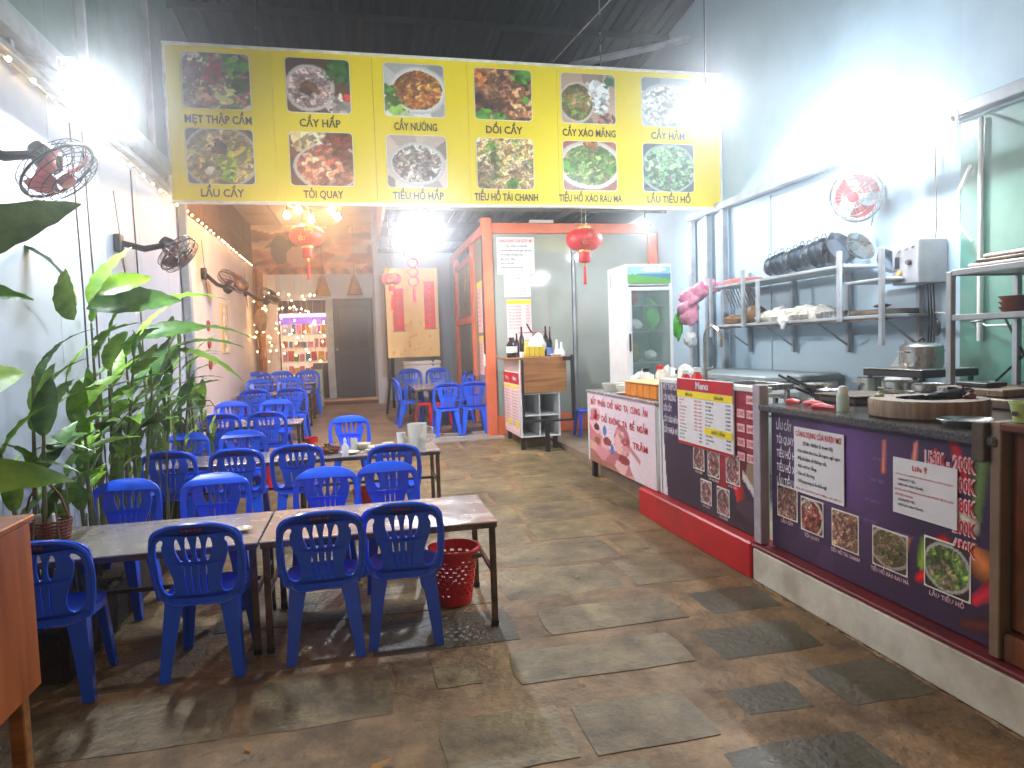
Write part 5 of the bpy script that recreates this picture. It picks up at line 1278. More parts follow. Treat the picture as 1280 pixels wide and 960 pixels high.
for k, (x, y, h_, mm, lab) in enumerate(((3.0,6.85,.27,'clear','clear jar behind the plastic bags on the snack counter'),(3.12,6.75,.3,'whitepl','tall white canister behind the orange crate'),(3.15,6.38,.26,'clear','clear jar behind the orange crate'),(3.0,5.93,.28,'red','red capped sauce bottle by the menu banner'),(3.1,5.9,.3,'red','second red sauce bottle nearer the kitchen wall'))):
    t = thing('jar' if mm != 'red' else 'sauce_bottle', lab, 'jar' if mm != 'red' else 'bottle', (x,y,zc))
    MB().lathe([(0,0),(.05,0),(.052,h_*.7),(.03,h_*.82),(.03,h_*.86)], (x,y,zc), 14).build('body', M[mm], t, smooth=True)
    MB().lathe([(0,h_*.86),(.036,h_*.86),(.034,h_),(0,h_)], (x,y,zc), 12).build('cap', M['black' if mm == 'clear' else 'red' if mm != 'red' else 'whitepl'], t, smooth=True)

# ------------------------------------------------------------------ bar counter by the glass room
bc = thing('bar_counter', 'small bar with plank front, black frame and menu sheets on its side', 'bar', (2.55,9.9,.2))
MB().rbox(2.05,2.92,9.32,10.42,1.475,1.50,.006).build('worktop', M['barwood'], bc)
k = 0; z = 1.0
while z < 1.46:
    MB().rbox(2.19,2.86,9.30,9.318,z,min(z+.155,1.472),.003).build('plank', M['barwood'], bc); z += .158
MB().rbox(2.18,2.2,9.32,10.40,.36,1.472,.004).build('side_panel', M['white'], bc)
MB().rbox(2.74,2.76,9.33,10.40,.36,1.0,.004).build('side_panel', M['white'], bc)
for z in (.36,.66,.97): MB().rbox(2.202,2.738,9.34,10.38,z,z+.018,.003).build('shelf', M['white'], bc)
MB().rbox(2.202,2.738,10.36,10.38,.38,1.45,.003).build('back_panel', mat('mirror_grey_panel', rgb(150,140,140), .3), bc)
MB().rbox(2.46,2.475,9.36,10.30,.38,.968,.003).build('divider', M['white'], bc)
for x in (2.22,2.70):
    for y in (9.42,10.3): MB().rbox(x-.03,x+.03,y-.03,y+.03,zf(y),.358,.004).build('foot', M['black'], bc)
def fr(*a): return MB().rbox(*a, .004).build('frame_bar', M['blackmetal'], bc)
fr(2.90,2.94,9.20,9.24,.62,1.52); fr(2.18,2.94,9.20,9.24,.585,.619); fr(2.18,2.21,9.20,9.24,.62,1.47); fr(2.76,2.94,9.2,9.3,1.40,1.47) if 0 else fr(2.79,2.898,9.20,9.24,1.44,1.50)
fr(2.50,2.56,9.19,9.25,zf(9.2),.584)
for k, (y0, y1) in enumerate(((9.36,9.86),(9.88,10.38))):
    MB().box(2.170,2.176,y0,y1,.40,1.28).build('menu_sheet', M['pinkpaper'], bc)
    MB().box(2.164,2.168,y0,y1,1.12,1.28).build('red_header', M['redpaint'], bc)
    MB().box(2.164,2.168,y0+.02,y1-.02,1.06,1.10).build('yellow_band', M['yellowsign'], bc)
    lettering('sheet_title', 'Menu', M['inkwhite'], bc, (2.162,(y0+y1)/2,1.17), FACE_W, .06, .2, bold=.02)
    for i in range(12): lettering('sheet_line', 'Món ngon nướng    150K', M['inkblack'], bc, (2.167,y1-.04,1.0-i*.045), FACE_W, .018, .4, align='l', res=1, bold=.02)
    MB().box(2.160,2.163,y0+.05,y0+.25,.5,.58).build('yellow_label', M['yellowsign'], bc)
# things on the bar
zb = 1.501
def wine_bottle(x, y, h_, lab, label=None):
    t = thing('bottle', lab, 'bottle', (x,y,zb)); r = .038
    MB().lathe([(0,0),(r,0),(r,h_*.6),(r*.4,h_*.75),(r*.36,h_*.98),(0,h_)], (x,y,zb), 14).build('glass_body', M['bottle'], t, smooth=True)
    if label: MB().lathe([(r*1.04,h_*.2),(r*1.04,h_*.5)], (x,y,zb), 14).build('paper_label', M['paper'], t, smooth=True)
    return t
t = thing('liquor_jar', 'dark brown jar with white label at the left end of the bar top', 'jar', (2.10,9.6,zb))
MB().lathe([(0,0),(.075,0),(.078,.19),(.04,.24),(.04,.26)], (2.14,9.6,zb), 16).build('glass_body', M['bottle'], t, smooth=True)
MB().lathe([(.08,.07),(.08,.16)], (2.14,9.6,zb), 16).build('paper_label', M['paper'], t, smooth=True)
MB().lathe([(0,.26),(.045,.26),(.043,.29),(0,.29)], (2.14,9.6,zb), 12).build('lid', M['black'], t)
wine_bottle(2.33,10.1,.36,'dark wine bottle behind the yellow cans on the bar, left one'); wine_bottle(2.42,10.15,.46,'tallest dark wine bottle on the bar')
wine_bottle(2.80,10.15,.46,'tall dark wine bottle right of the white bag on the bar'); wine_bottle(2.88,10.2,.36,'shorter dark wine bottle at the right end of the bar')
for k in range(4):
    o = MB().rbox(2.31+k*.075,2.38+k*.075,9.5,9.58,zb,zb+.15,.008).build('yellow_can', mat('yellow_tin', rgb(216,190,60), .3, metal=.2)); tag(o, ['leftmost','second from left','third from left','rightmost'][k]+' of the four yellow boxes in a row on the bar', 'box', 'yellow boxes on the bar')
o = MB().lathe([(0,0),(.03,0),(.035,.08),(0,.08)], (2.25,9.45,zb), 12).build('white_cup', M['whitepl'], None, True); tag(o, 'small white cup between the brown jar and the yellow boxes', 'cup')
o = MB().blob((2.62,9.95,zb+.16),(.13,.1,.17),9,.12,14,9).build('plastic_bag', M['bag'], None, True); tag(o, 'crinkled white plastic bag standing among the bottles on the bar', 'bag')
o = MB().rbox(2.64,2.71,9.5,9.57,zb,zb+.13,.008).build('blue_pack', mat('blue_white_pack', rgb(90,120,190), .4)); tag(o, 'small blue and white pack right of the yellow boxes', 'packet')
for k, (x, h_) in enumerate(((2.80,.24),(2.87,.2))):
    o = MB().lathe([(0,0),(.05,0),(.055,.05),(.02,.12),(.012,h_),(0,h_)], (x,9.55,zb), 14).build('porcelain_flask', M['white'], None, True); tag(o, ['taller white porcelain flask on the right of the bar','shorter white porcelain flask at the right end of the bar'][k], 'flask')
o = MB().lathe([(0,0),(.06,0),(.09,.03),(.085,.035),(.05,.01),(0,.01)], (2.74,9.42,zb), 14).build('saucer', M['white'], None, True); tag(o, 'white saucer in front of the porcelain flasks', 'saucer')
tw = thing('black_stand', 'black metal wine stand with tilted rods on the bar', 'stand', (2.62,10.2,zb))
MB().tube([(2.40,10.25,zb+.36),(2.92,10.25,zb+.37)], .008, 6).build('rod', M['inkred'], tw)
MB().tube([(2.52,10.22,zb+.5),(2.60,10.22,zb+.36)], .014, 6).build('rod', M['blackmetal'], tw)
MB().tube([(2.9,10.25,zb),(2.9,10.25,zb+.45)], .009, 6).build('rod', M['blackmetal'], tw)
o = MB().rbox(2.30,2.62,9.6,9.8,zf(9.6),zf(9.6)+.12,.02).build('cloth_bundle', M['food']); tag(o, 'dark rag bundle on the floor under the bar', 'rag')

# ------------------------------------------------------------------ drinks cooler
fg = thing('drinks_cooler', 'tall white glass door drinks cooler with green landscape header', 'cooler', (3.72,8.6,.25))
def fb(*a, n='cabinet', m=None): return MB().rbox(*a, .008).build(n, m or M['white'], fg)
fb(3.40,3.44,8.33,9.0,.27,2.68); fb(4.0,4.04,8.33,9.0,.27,2.68,n='side_panel'); fb(3.441,3.999,8.97,9.0,.27,2.68,n='back_panel',m=M['cyan'])
fb(3.441,3.999,8.33,8.96,2.64,2.68,n='top_panel'); fb(3.441,3.999,8.33,8.96,.27,.6,n='base_panel'); fb(3.441,3.999,8.34,8.96,2.40,2.639,n='header_box')
def land(U, V):
    out = np.where((V > .55)[..., None], np.array((150,200,220))*np.ones(U.shape+(3,)), np.array((70,150,60.)))
    out = np.where(((V > .35) & (V < .62) & (U > .5+.3*np.sin(V*8)))[..., None], (60,130,170), out)
    out = np.where(((V < .5+.12*np.sin(U*7)) & (V < .62-.4*U))[..., None], (90,170,60), out)
    q = ((U-.6)/.3)**2+((V-.85)/.13)**2; return np.where((q < 1)[..., None], (236,240,244), out)
painting('header_print', fg, (3.42,8.322,2.43), FACE_S, .6, .21, land, 40, 16)
for z in (.95,1.38,1.80,2.14): MB().rbox(3.45,3.99,8.42,8.95,z,z+.012,.003).build('rack', M['paintsteel'], fg)
dd = MB().rbox(3.41,3.455,8.285,8.325,.6,2.38,.006).build('door_frame', M['white'], fg)
for a in ((3.985,4.03,8.285,8.325,.6,2.38),(3.4555,3.9845,8.285,8.325,2.33,2.38),(3.4555,3.9845,8.285,8.325,.6,.66)): MB().rbox(*a,.006).build('door_frame', M['white'], fg)
MB().box(3.4555,3.9845,8.30,8.304,.661,2.329).build('door_glass', M['curtain'], fg)
MB().rbox(3.405,3.425,8.25,8.284,1.55,1.78,.005).build('door_handle', M['black'], fg)
for k, (x, z, s, mm, lab) in enumerate(((3.58,2.15,(.1,.12,.11),'lanternfar','dark red bag on the top rack inside the drinks cooler'),(3.85,1.82,(.1,.14,.2),'greenbag','bright green bag on the second rack inside the drinks cooler'),(3.62,1.82,(.1,.1,.07),'bag','white bag on the second rack inside the drinks cooler'),(3.6,1.40,(.12,.1,.12),'food','greens on the third rack inside the drinks cooler'),(3.84,1.40,(.1,.1,.07),'bag','white parcel on the third rack inside the drinks cooler'),(3.75,.97,(.14,.12,.1),'lanternfar','red parcel on the lowest rack inside the drinks cooler'))):
    o = MB().blob((x,8.6,z+.012+s[2]),s,30+k,.1,10,7).build('stored_bag', M[mm], None, True); tag(o, lab, 'bag')

# ------------------------------------------------------------------ bags on the post, freezer, faucet
g = MB()
for k, (x, y, z, r_) in enumerate(((4.30,8.36,1.98,.12),(4.28,8.38,2.10,.13),(4.32,8.36,2.22,.13),(4.42,8.30,2.31,.12),(4.54,8.24,2.36,.10),(4.64,8.2,2.36,.06))): g.blob((x,y,z), (r_,r_,r_*.9), 90+k, .16, 14, 10)
o = g.build('pink_bag', M['pinkbag'], None, True, angle=180); tag(o, 'bulging pink plastic bag slumped over the end of the kitchen shelf', 'bag')
o = MB().blob((4.20,8.5,1.86),(.07,.07,.17),41,.14,12,9).build('green_bag', M['greenbag'], None, True); tag(o, 'bright green bag hanging below the pink one', 'bag')
o = MB().blob((4.28,8.3,1.68),(.09,.09,.1),42,.12,10,7).build('white_bag', M['bag'], None, True); tag(o, 'white bag hanging below the pink and green bags', 'bag')
cf = thing('chest_freezer', 'white chest freezer with grey lid along the kitchen wall', 'freezer', (4.4,7.1,.25))
MB().rbox(4.0,4.84,6.15,8.15,.26,1.21,.015).build('body', M['white'], cf)
MB().rbox(3.97,4.86,6.12,8.18,1.215,1.285,.015).build('lid', mat('grey_lid', rgb(150,160,162), .35), cf)
ft = thing('faucet', 'tall arched steel faucet behind the menu board', 'faucet', (3.4,6.15,1.25))
MB().tube([(3.4,6.3,1.30)]+[(3.4,6.3,1.66)]+[(3.4+.0,6.3-.16+.16*math.cos(a),1.66+.15*math.sin(a)) for a in np.linspace(0,PI,9)]+[(3.4,5.98,1.60)], .017, 8).build('spout', M['steel'], ft, smooth=True)
MB().tube([(3.40,6.3,1.25),(3.40,6.3,1.35)], .03, 10).build('base', M['steel'], ft, smooth=True)
MB().tube([(3.40,6.3,1.36),(3.46,6.22,1.40)], .012, 8).build('lever', M['steel'], ft, smooth=True)
sk = thing('sink', 'steel sink unit under the arched faucet', 'sink', (3.5,6.3,.25))
for a in ((3.18,3.86,5.5,5.56,1.20,1.255),(3.18,3.86,6.45,6.5,1.20,1.255),(3.18,3.24,5.561,6.449,1.20,1.255),(3.30,3.86,6.2,6.449,1.20,1.25),(3.8,3.86,5.561,6.199,1.2,1.255)): MB().rbox(*a,.005).build('rim', M['steel'], sk)
MB().box(3.2,3.84,5.52,6.48,.95,.97).build('basin', M['steel'], sk)
for x in (3.22,3.82):
    for y in (5.55,6.45): MB().rbox(x-.02,x+.02,y-.02,y+.02,.25,1.198,.004).build('leg', M['steel'], sk)

# ------------------------------------------------------------------ kitchen wall shelves
ws = thing('wall_shelf', 'two tier steel wall shelf along the pale blue kitchen wall', 'shelf', (4.6,6.5,1.85))
MB().rbox(4.42,4.87,5.02,8.0,1.82,1.85,.005).build('lower_board', M['paintsteel'], ws)
MB().rbox(4.42,4.87,5.55,8.0,2.31,2.34,.005).build('upper_board', M['paintsteel'], ws)
MB().rbox(4.42,4.87,5.02,5.54,2.14,2.165,.005).build('side_board', M['paintsteel'], ws)
MB().rbox(4.44,4.48,5.02,8.0,1.80,1.819,.003).build('front_rail', M['darksteel'], ws)
for y, z0, z1 in ((5.03,1.58,2.42),(5.56,1.80,2.46),(6.9,1.851,2.309),(7.2,1.80,2.47),(7.95,1.70,2.45)):
    MB().rbox(4.385,4.42,y,y+.045,z0,z1,.004).build('upright', M['paintsteel'], ws)
for y in (5.1,6.0,6.9,7.8):
    MB().rbox(4.83,4.88,y,y+.04,1.5,2.5,.004).build('wall_bracket', M['paintsteel'], ws)
    MB().tube([(4.86,y+.02,1.56),(4.5,y+.02,1.80)], .012, 5).build('brace', M['paintsteel'], ws)
# steel wire dish rack under the upper board
dk = thing('dish_rack', 'slatted steel rack hanging at the far end of the kitchen shelf', 'rack', (4.6,7.6,2.2))
for k in range(10): MB().tube([(4.52,7.25+k*.065,2.29),(4.60,7.21+k*.065,2.05)], .008, 5).build('slat', M['steel'], dk)
# pans standing on edge in a row
def pan(y, r, label, tilt=.18, x=4.60, z=2.342, m='steel', handle=True):
    t = thing('steel_pan', label, 'pan', (x,y,z), 'pans standing in a row on the upper kitchen shelf')
    ax = Vector((math.sin(tilt)*.2, -1, math.sin(tilt))).normalized()
    c = Vector((x,y,z+r*1.01))
    MB().lathe([(0,0),(r*.8,0),(r,.05),(r*1.02,.052),(r*.97,.05),(r*.78,.006),(0,.006)], c, 22, axis=ax).build('pan_body', M[m], t, smooth=True)
    if handle:
        MB().ring(c+ax*.03+Vector((-.02,0,r*1.02)), .035, .005, (1,0,0), 10, 5).build('loop_handle', M['steel'], t, smooth=True)
        MB().ring(c+ax*.01+Vector((0,0,0)), .02, .005, ax, 8, 4).build('knob', M['black'], t)
M['panmetal'] = mat('grey_aluminium', rgb(140,144,154), .25, metal=.9, var=.2, scale=8)
ordw = ['first','second','third','fourth','fifth','sixth','seventh','eighth','ninth','tenth']
for k in range(10): pan(6.98-k*.115, .115+.004*(k % 3)+.004*k, '%s small pan from the far end of the row on the upper kitchen shelf' % ordw[k], m='panmetal' if k % 3 else 'steel')
pan(5.85, .165, 'large steel pan at the near end of the row of pans', .5, 4.60, m='panmetal', handle=False)
pan(5.66, .15, 'large steel lid leaning behind the shelf upright', .6, 4.66, m='steel', handle=False)
pan(5.22, .13, 'round grey lid standing on the short side board', .7, 4.6, 2.167, 'panmetal', False)
o = MB().rbox(4.45,4.75,7.35,7.75,2.342,2.40,.01).build('red_tray', mat('pale_red_plastic', rgb(220,120,110), .4)); tag(o, 'pale red tray on the far end of the upper kitchen shelf', 'tray')
ndl = MB()
for k in range(8): ndl.blob((4.56,6.95-k*.13,1.90),(.16,.12,.075+.012*(k % 3)),60+k,.1,10,6)
o = ndl.build('noodle_bag', M['noodle'], None, True); tag(o, 'long bag of white noodles on the lower kitchen shelf', 'bag')
o = MB().tube([(4.44,6.5,1.86),(4.41,6.45,1.83),(4.40,6.45,1.76)], [.07,.05,.02], 8).build('bag_end', M['bag'], None, True); tag(o, 'loose end of a plastic bag drooping over the lower shelf edge', 'bag')
for k, (y, s, lab) in enumerate(((7.75,(.13,.13,.06),'flat brown parcel at the far end of the lower kitchen shelf'),(7.5,(.13,.12,.05),'low brown parcel second from the far end of the lower shelf'),(7.28,(.13,.11,.11),'rounded brown parcel behind the shelf upright'))):
    o = MB().blob((4.6,y,1.85+s[2]),s,80+k,.1,10,7).build('brown_parcel', M['brownbag'], None, True); tag(o, lab, 'parcel')
st_ = thing('steel_tray', 'shallow steel tray with a dark ladle on the near end of the lower shelf', 'tray', (4.6,5.3,1.85))
MB().rbox(4.45,4.82,5.08,5.52,1.851,1.90,.01).build('tray', M['darksteel'], st_)
MB().blob((4.58,5.25,1.93),(.04,.1,.02),5,.05).build('ladle', M['black'], st_)
for k, y in enumerate((5.62,5.75,5.88)):
    o = MB().lathe([(0,0),(.03,0),(.045,.06),(.04,.06),(.025,.008),(0,.008)], (4.48,y,1.851), 12).build('small_cup', M['steel'], None, True); tag(o, ['nearest','middle','farthest'][k]+' of three small steel cups at the end of the noodle bag', 'cup', 'small steel cups')

# electric box with knobs and cable
eb = thing('electric_box', 'grey electric control box with round knobs on the kitchen wall', 'box', (4.75,5.0,2.1))
MB().rbox(4.60,4.89,4.86,5.16,2.10,2.47,.008).build('case', mat('grey_box_paint', rgb(156,158,164), .4), eb)
for y, z in ((5.08,2.40),(5.0,2.41),(4.93,2.42)): MB().lathe([(0,0),(.02,0),(.016,.02),(0,.02)], (4.598,y,z), 10, axis=(-1,0,0)).build('knob', M['white'], eb)
MB().lathe([(0,0),(.026,0),(.02,.03),(0,.03)], (4.598,4.96,2.28), 10, axis=(-1,0,0)).build('dial', M['black'], eb)
MB().lathe([(0,0),(.022,0),(.018,.02),(0,.02)], (4.598,5.06,2.20), 10, axis=(-1,0,0)).build('gauge', M['gold'], eb)
MB().rbox(4.592,4.60,5.07,5.12,2.24,2.34,.003).build('switch_plate', M['black'], eb)
for y in (4.99,4.96,5.02): MB().tube([(4.84,y,2.10),(4.85,y-.01,1.8),(4.84,y+.01,1.3)], .008, 5).build('cable', M['black'], eb)
MB().blob((4.82,4.9,1.72),(.03,.035,.07),2,.05).build('plug', M['black'], eb)
MB().tube([(4.84,4.97,2.12),(4.86,4.95,2.6),(4.86,4.97,3.3)], .006, 5).build('supply_cable', M['darksteel'], eb)

# hanging plastic bag on the wall
o = MB().tube([(4.82,5.25,1.62),(4.80,5.24,1.5),(4.76,5.22,1.36),(4.74,5.2,1.24),(4.76,5.2,1.17)], [.01,.03,.1,.15,.06], 12).build('hanging_bag', M['bag'], None, True); tag(o, 'translucent plastic bag hanging on the kitchen wall left of the stove', 'bag')

# ------------------------------------------------------------------ stove side: back table, pots, rack
bt_ = thing('stove_table', 'steel work table along the kitchen wall under the stove', 'table', (4.3,4.6,.25))
MB().rbox(3.85,4.85,3.6,5.9,1.10,1.13,.005).build('tabletop', M['steel'], bt_)
for x in (3.9,4.8):
    for y in (3.65,5.85): MB().rbox(x-.02,x+.02,y-.02,y+.02,.25,1.099,.004).build('leg', M['steel'], bt_)
sv = thing('stove', 'black tabletop stove carrying the big steel pot', 'stove', (4.35,4.6,1.13))
MB().rbox(4.10,4.62,4.30,4.92,1.34,1.395,.008).build('body', M['black'], sv)
for x in (4.14,4.58):
    for y in (4.34,4.88): MB().rbox(x-.015,x+.015,y-.015,y+.015,1.131,1.339,.003).build('leg', M['blackmetal'], sv)
MB().rbox(4.09,4.63,4.29,4.93,1.396,1.404,.003).build('trim', M['steel'], sv)
def pot(x, y, z, r, h_, label, lid=False, m='steel'):
    t = thing('steel_pot', label, 'pot', (x,y,z))
    MB().lathe([(0,0),(r*.94,0),(r,.02),(r,h_),(r*1.04,h_+.004),(r*.97,h_),(r*.95,.01),(0,.01)], (x,y,z), 26).build('pot_body', M[m], t, smooth=True)
    for s in (-1,1): MB().tube([(x+s*r,y-.04,z+h_*.75),(x+s*(r+.04),y-.03,z+h_*.78),(x+s*(r+.04),y+.03,z+h_*.78),(x+s*r,y+.04,z+h_*.75)], .007, 5).build('side_handle', M['steel'], t)
    if lid:
        MB().lathe([(r,0),(r*.8,.02),(.02,.035),(0,.035)], (x,y,z+h_+.004), 24).build('lid', M['steel'], t, smooth=True)
        MB().tube([(x-.03,y,z+h_+.04),(x,y,z+h_+.07),(x+.03,y,z+h_+.05)], .01, 6).build('lid_knob', M['black'], t)
    return t
pot(4.36,4.58,1.405,.155,.165,'big steel pot with dark handle knob on the black stove',True)
pot(4.02,4.42,1.131,.13,.185,'short shiny steel pot standing in front of the stove, left',False)
pot(3.98,4.10,1.131,.12,.18,'short shiny steel pot standing in front of the stove, right',False)
pot(4.12,4.85,1.131,.10,.19,'narrow steel pot half hidden at the left of the stove',False)
# wok and pans pile left
for k, (x, y, z, r, lab) in enumerate(((3.92,5.15,1.131,.17,'dark wok at the bottom of the pile of pans'),(3.88,5.25,1.20,.15,'steel pan on top of the pile of pans'),(3.80,4.95,1.17,.12,'small steel pan leaning at the pile front'))):
    t = thing('frying_pan', lab, 'pan', (x,y,z))
    MB().lathe([(0,0),(r*.5,.005),(r,.06),(r*1.01,.064),(r*.96,.06),(r*.5,.012),(0,.01)], (x,y,z), 22).build('pan_body', M[('darksteel','steel','steel')[k]], t, smooth=True)
    MB().tube([(x-r,y,z+.06),(x-r-.16,y-.04+.1*k,z+.12+.03*k)], .012, 6).build('handle', M['black'], t)
# things on granite
zg = 1.236
chop = thing('chopping_block', 'thick round wooden chopping block on the granite counter', 'chopping block', (2.99,3.08,zg))
MB().lathe([(.0,0),(.272,0),(.285,.01),(.288,.085),(.28,.098)], (2.99,3.10,zg), 48).build('block_side', M['block'], chop, smooth=True)
MB().lathe([(.28,.098),(.2,.1),(.1,.096),(0,.095)], (2.99,3.10,zg), 48).build('block_top', M['blocktop'], chop, smooth=True)
rg_ = MB(); rg_.blob((3.04,3.02,zg+.12),(.09,.05,.03),7,.2,14,8); rg_.blob((3.12,3.0,zg+.12),(.05,.04,.03),8,.2,10,6); rg_.tube([(2.93,3.06,zg+.11),(2.87,3.09,zg+.105)], .012, 6)
tag(rg_.build('meat_rag', mat('black_cloth', rgb(40,36,38), .7, bump=.5), None, True), 'dark crumpled cloth lying on the chopping block', 'cloth')
o = MB().blob((3.09,2.93,zg+.112),(.035,.025,.018),9,.15,10,6).build('meat_scrap', mat('dark_red_meat', rgb(110,44,40), .4), None, True); tag(o, 'dark red scrap of meat at the near side of the cloth', 'meat')
o = MB().blob((2.84,3.28,zg+.10),(.03,.03,.02),10,.1,10,6).build('lime', mat('lime_skin', rgb(150,160,70), .5), None, True); tag(o, 'small green lime on the far side of the chopping block', 'lime')
sd = thing('steel_dish', 'shallow steel dish under the near edge of the chopping block', 'dish', (2.75,2.66,zg))
MB().lathe([(0,.0),(.08,.0),(.12,.035),(.115,.038),(.075,.008),(0,.008)], (2.80,2.68,zg), 22).build('dish', M['steel'], sd, smooth=True)
sb = thing('spray_bottle', 'pale green squeeze bottle on the granite counter left of the block', 'bottle', (2.78,3.50,zg))
MB().lathe([(0,0),(.034,0),(.036,.09),(.03,.105)], (2.78,3.50,zg), 16).build('body', mat('pale_green_plastic', rgb(186,206,190), .35), sb, smooth=True)
MB().lathe([(.03,.105),(.03,.135),(.018,.15),(0,.152)], (2.78,3.50,zg), 14).build('cap', M['whitepl'], sb, smooth=True)
M['redknife'] = mat('salmon_red_plastic', rgb(240,60,50), .35)
for k, (x, y, rz, L, lab) in enumerate(((2.74,3.62,1.25,.16,'bright pink red plastic handle lying nearest the bottle'),(2.82,3.82,1.0,.14,'orange red plastic tool in the middle of the granite end'),(2.80,4.0,1.5,.12,'orange red plastic tool farthest left on the granite'))):
    t = thing('plastic_tool', lab, 'utensil', (x,y,zg)); d = Vector((math.cos(rz)*.4+.1, -math.sin(rz), 0)).normalized()
    MB().tube([Vector((x,y,zg+.016))-d*L/2, Vector((x,y,zg+.022)), Vector((x,y,zg+.016))+d*L/2], [.014,.02,.013], 8).build('grip', M['redknife' if k else 'red'], t, smooth=True)
    MB().box(x-.02,x+.02,y+L*.4,y+L*.7,zg+.004,zg+.008).build('blade', M['steel'], t)
tr_ = thing('food_tray', 'dark tray at the back left of the granite counter', 'tray', (3.2,3.95,zg))
MB().rbox(3.05,3.4,3.72,4.08,zg,zg+.05,.012).build('tray', mat('dark_brown_tray', rgb(70,46,44), .35), tr_)
MB().rbox(3.03,3.42,3.70,4.10,zg+.051,zg+.06,.004).build('tray_rim', M['darksteel'], tr_)
for x, y, z, r_, s in ((3.42,3.8,zg+.0,.11,'steel basin behind the dark tray on the granite counter'),(3.35,3.45,zg,.09,'steel bowl behind the squeeze bottle')): bowl(x,y,z,r_,.07,s,'steel')
# boards and pans behind block
bd2 = MB().rbox(3.55,3.95,3.15,3.62,1.30,1.345,.008).build('wooden_board', M['block']); tag(bd2, 'worn wooden board behind the chopping block under the rack', 'board')
o = MB().rbox(3.50,4.1,2.5,3.60,1.24,1.298,.008).build('side_shelf', M['darksteel']); tag(o, 'dark steel ledge behind the chopping block carrying the wooden board', 'ledge')
o = MB().rbox(3.6,3.75,3.30,3.52,1.35,1.375,.004).build('knife_block', M['black']); tag(o, 'dark cleaver lying on the wooden board', 'cleaver')
plate(3.75,2.98,1.30,.14,'steel plate with scraps on the ledge at the right of the wooden board','steel')
plate(3.62,2.62,1.30,.15,'steel plate nearest the right picture edge behind the cup','steel')
# cup with straw, red basin on the carved cabinet
cp = thing('drink_cup', 'pale green takeaway cup with a white straw on the steel post corner', 'cup', (2.70,2.36,1.302))
MB().lathe([(0,0),(.038,0),(.052,.075),(.056,.08),(.056,.086),(.05,.086),(.036,.006),(0,.006)], (2.70,2.30,1.302), 18).build('cup_body', mat('pale_green_cup', rgb(190,216,130), .35), cp, smooth=True)
MB().lathe([(0,.0),(.046,.0)], (2.70,2.30,1.37), 14).build('drink', mat('green_tea', rgb(120,150,60), .2), cp)
MB().tube([(2.71,2.30,1.34),(2.725,2.31,1.46)], .007, 8).build('straw', M['whitepl'], cp)
MB().rbox(2.645,2.649,2.29,2.31,1.33,1.35,.001).build('printed_mark', M['inkblack'], cp)
rbn = thing('red_basin', 'red plastic basin on top of the carved cabinet', 'basin', (3.05,2.0,1.302))
MB().lathe([(0,0),(.18,0),(.25,.09),(.262,.095),(.262,.105),(.24,.10),(.17,.01),(0,.01)], (3.02,2.05,1.302), 28).build('basin_body', M['red'], rbn, smooth=True)
o = MB().blob((3.45,2.55,1.42),(.16,.14,.08),77,.08,12,8).build('blue_bag', mat('dull_blue_plastic', rgb(70,80,130), .4, bump=.6), None, True); tag(o, 'dull blue bag behind the red basin', 'bag')

# rack at the right
rk = thing('steel_rack', 'two tier steel rack standing over the stove table at the right edge', 'rack', (4.3,3.5,1.13))
for x in (4.05,4.62):
    for y in (2.6,4.0): MB().rbox(x-.022,x+.022,y-.022,y+.022,1.13,2.10,.004).build('upright', M['paintsteel'], rk)
for z in (2.07,1.76):
    for x in (4.03,4.60): MB().rbox(x,x+.04,2.62,3.976,z,z+.04,.004).build('rail', M['paintsteel'], rk)
    MB().rbox(4.075,4.60,2.62,3.98,z+.012,z+.02,.002).build('shelf_sheet', M['darksteel'], rk)
    MB().rbox(4.075,4.595,3.98,4.015,z,z+.04,.004).build('end_rail', M['paintsteel'], rk)
t = thing('baking_tray', 'stack of flat steel trays on top of the rack', 'tray', (4.3,3.4,2.11))
for k in range(3): MB().rbox(4.06+.01*k,4.58-.01*k,2.75,3.88-.05*k,2.112+k*.028,2.136+k*.028,.006).build('tray', M['steel' if k != 1 else 'darksteel'], t)
for k, (y, r_) in enumerate(((3.66,.10),(3.42,.09))):
    t = thing('clay_pots', 'stack of brown clay bowls on the rack, '+('left' if k == 0 else 'right'), 'bowls', (4.25,y,1.80))
    for j in range(3): MB().lathe([(0,0),(r_*.6,0),(r_,.055),(r_*.95,.055),(r_*.5,.01),(0,.01)], (4.22,y,1.782+j*.035), 16).build('bowl', mat('brown_clay', rgb(128,66,44), .45, var=.2), t, smooth=True)
t = thing('plate_stack', 'stack of cream plates on the middle tier of the rack', 'plates', (4.25,3.08,1.80))
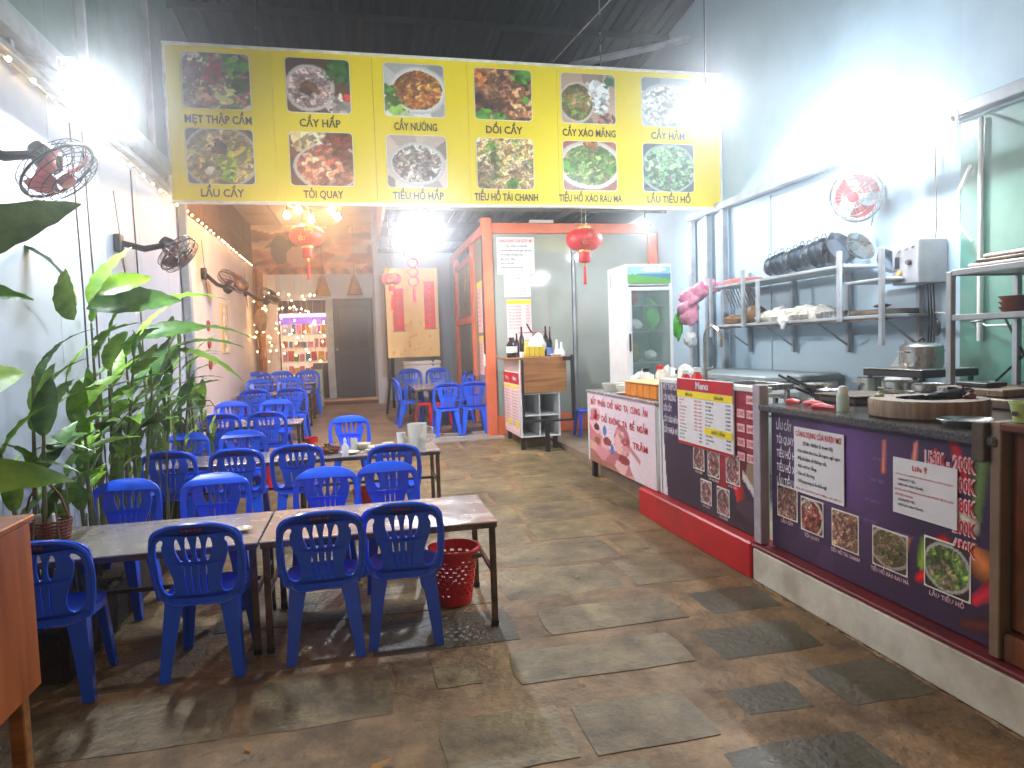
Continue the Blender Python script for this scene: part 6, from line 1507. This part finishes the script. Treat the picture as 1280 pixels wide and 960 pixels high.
for j in range(7): MB().lathe([(0,0),(.09,0),(.135,.016),(.09,.006),(0,.006)], (4.24,3.1+.006*(j % 3),1.782+j*.014), 20).build('plate', M['bowl'], t, smooth=True)
for k, (y, lab) in enumerate(((3.72,'left of two white wall sockets on the green wall under the rack'),(3.40,'right of two white wall sockets, with a black plug, on the green wall'))):
    t = thing('wall_socket', lab, 'socket', (4.62,y,1.6))
    MB().rbox(4.56,4.60,y-.06,y+.06,1.52,1.74,.006).build('cover', M['whitepl'], t)
    for z in (1.58,1.67): MB().lathe([(0,0),(.016,0),(.016,.004),(0,.004)], (4.559,y,z), 8, axis=(-1,0,0)).build('outlet', M['black'], t)
    MB().tube([(4.58,y,1.52),(4.60,y+.05,1.35),(4.62,y+.25,1.30)], .008, 5).build('cord', M['black'], t)
    MB().rbox(4.602,4.86,y-.02,y+.02,1.60,1.64,.004).build('bracket', M['paintsteel'], t)
o = MB().tube([(4.6,4.35,1.75),(4.62,4.1,1.78),(4.63,3.95,1.5),(4.6,4.15,1.3),(4.5,4.3,1.28)], .01, 6).build('gas_hose', M['black'], None, True); tag(o, 'black gas hose looping from the stove behind the rack', 'hose')
o = MB().tube([(4.85,4.95,1.85),(4.85,4.6,1.80),(4.84,4.45,1.72),(4.8,4.2,1.72)], .008, 6).build('white_cable', M['whitepl'], None, True); tag(o, 'thin white cable sagging across the corner of the blue and green walls', 'cable')

# ------------------------------------------------------------------ haze volume added for the glow round the lamps
hz = MB().box(-30.5,30.5,-30.5,40,-1.2,8.5).build('haze'); hz['kind'] = 'stuff'
hm = bpy.data.materials.new('thin_steam'); hm.use_nodes = True; n = hm.node_tree; n.nodes.clear()
pv = n.nodes.new('ShaderNodeVolumePrincipled'); oo = n.nodes.new('ShaderNodeOutputMaterial'); n.links.new(pv.outputs[0], oo.inputs['Volume'])
pv.inputs['Color'].default_value = (.95,.97,1,1); pv.inputs['Density'].default_value = .016; pv.inputs['Anisotropy'].default_value = .88
hz.data.materials.append(hm)
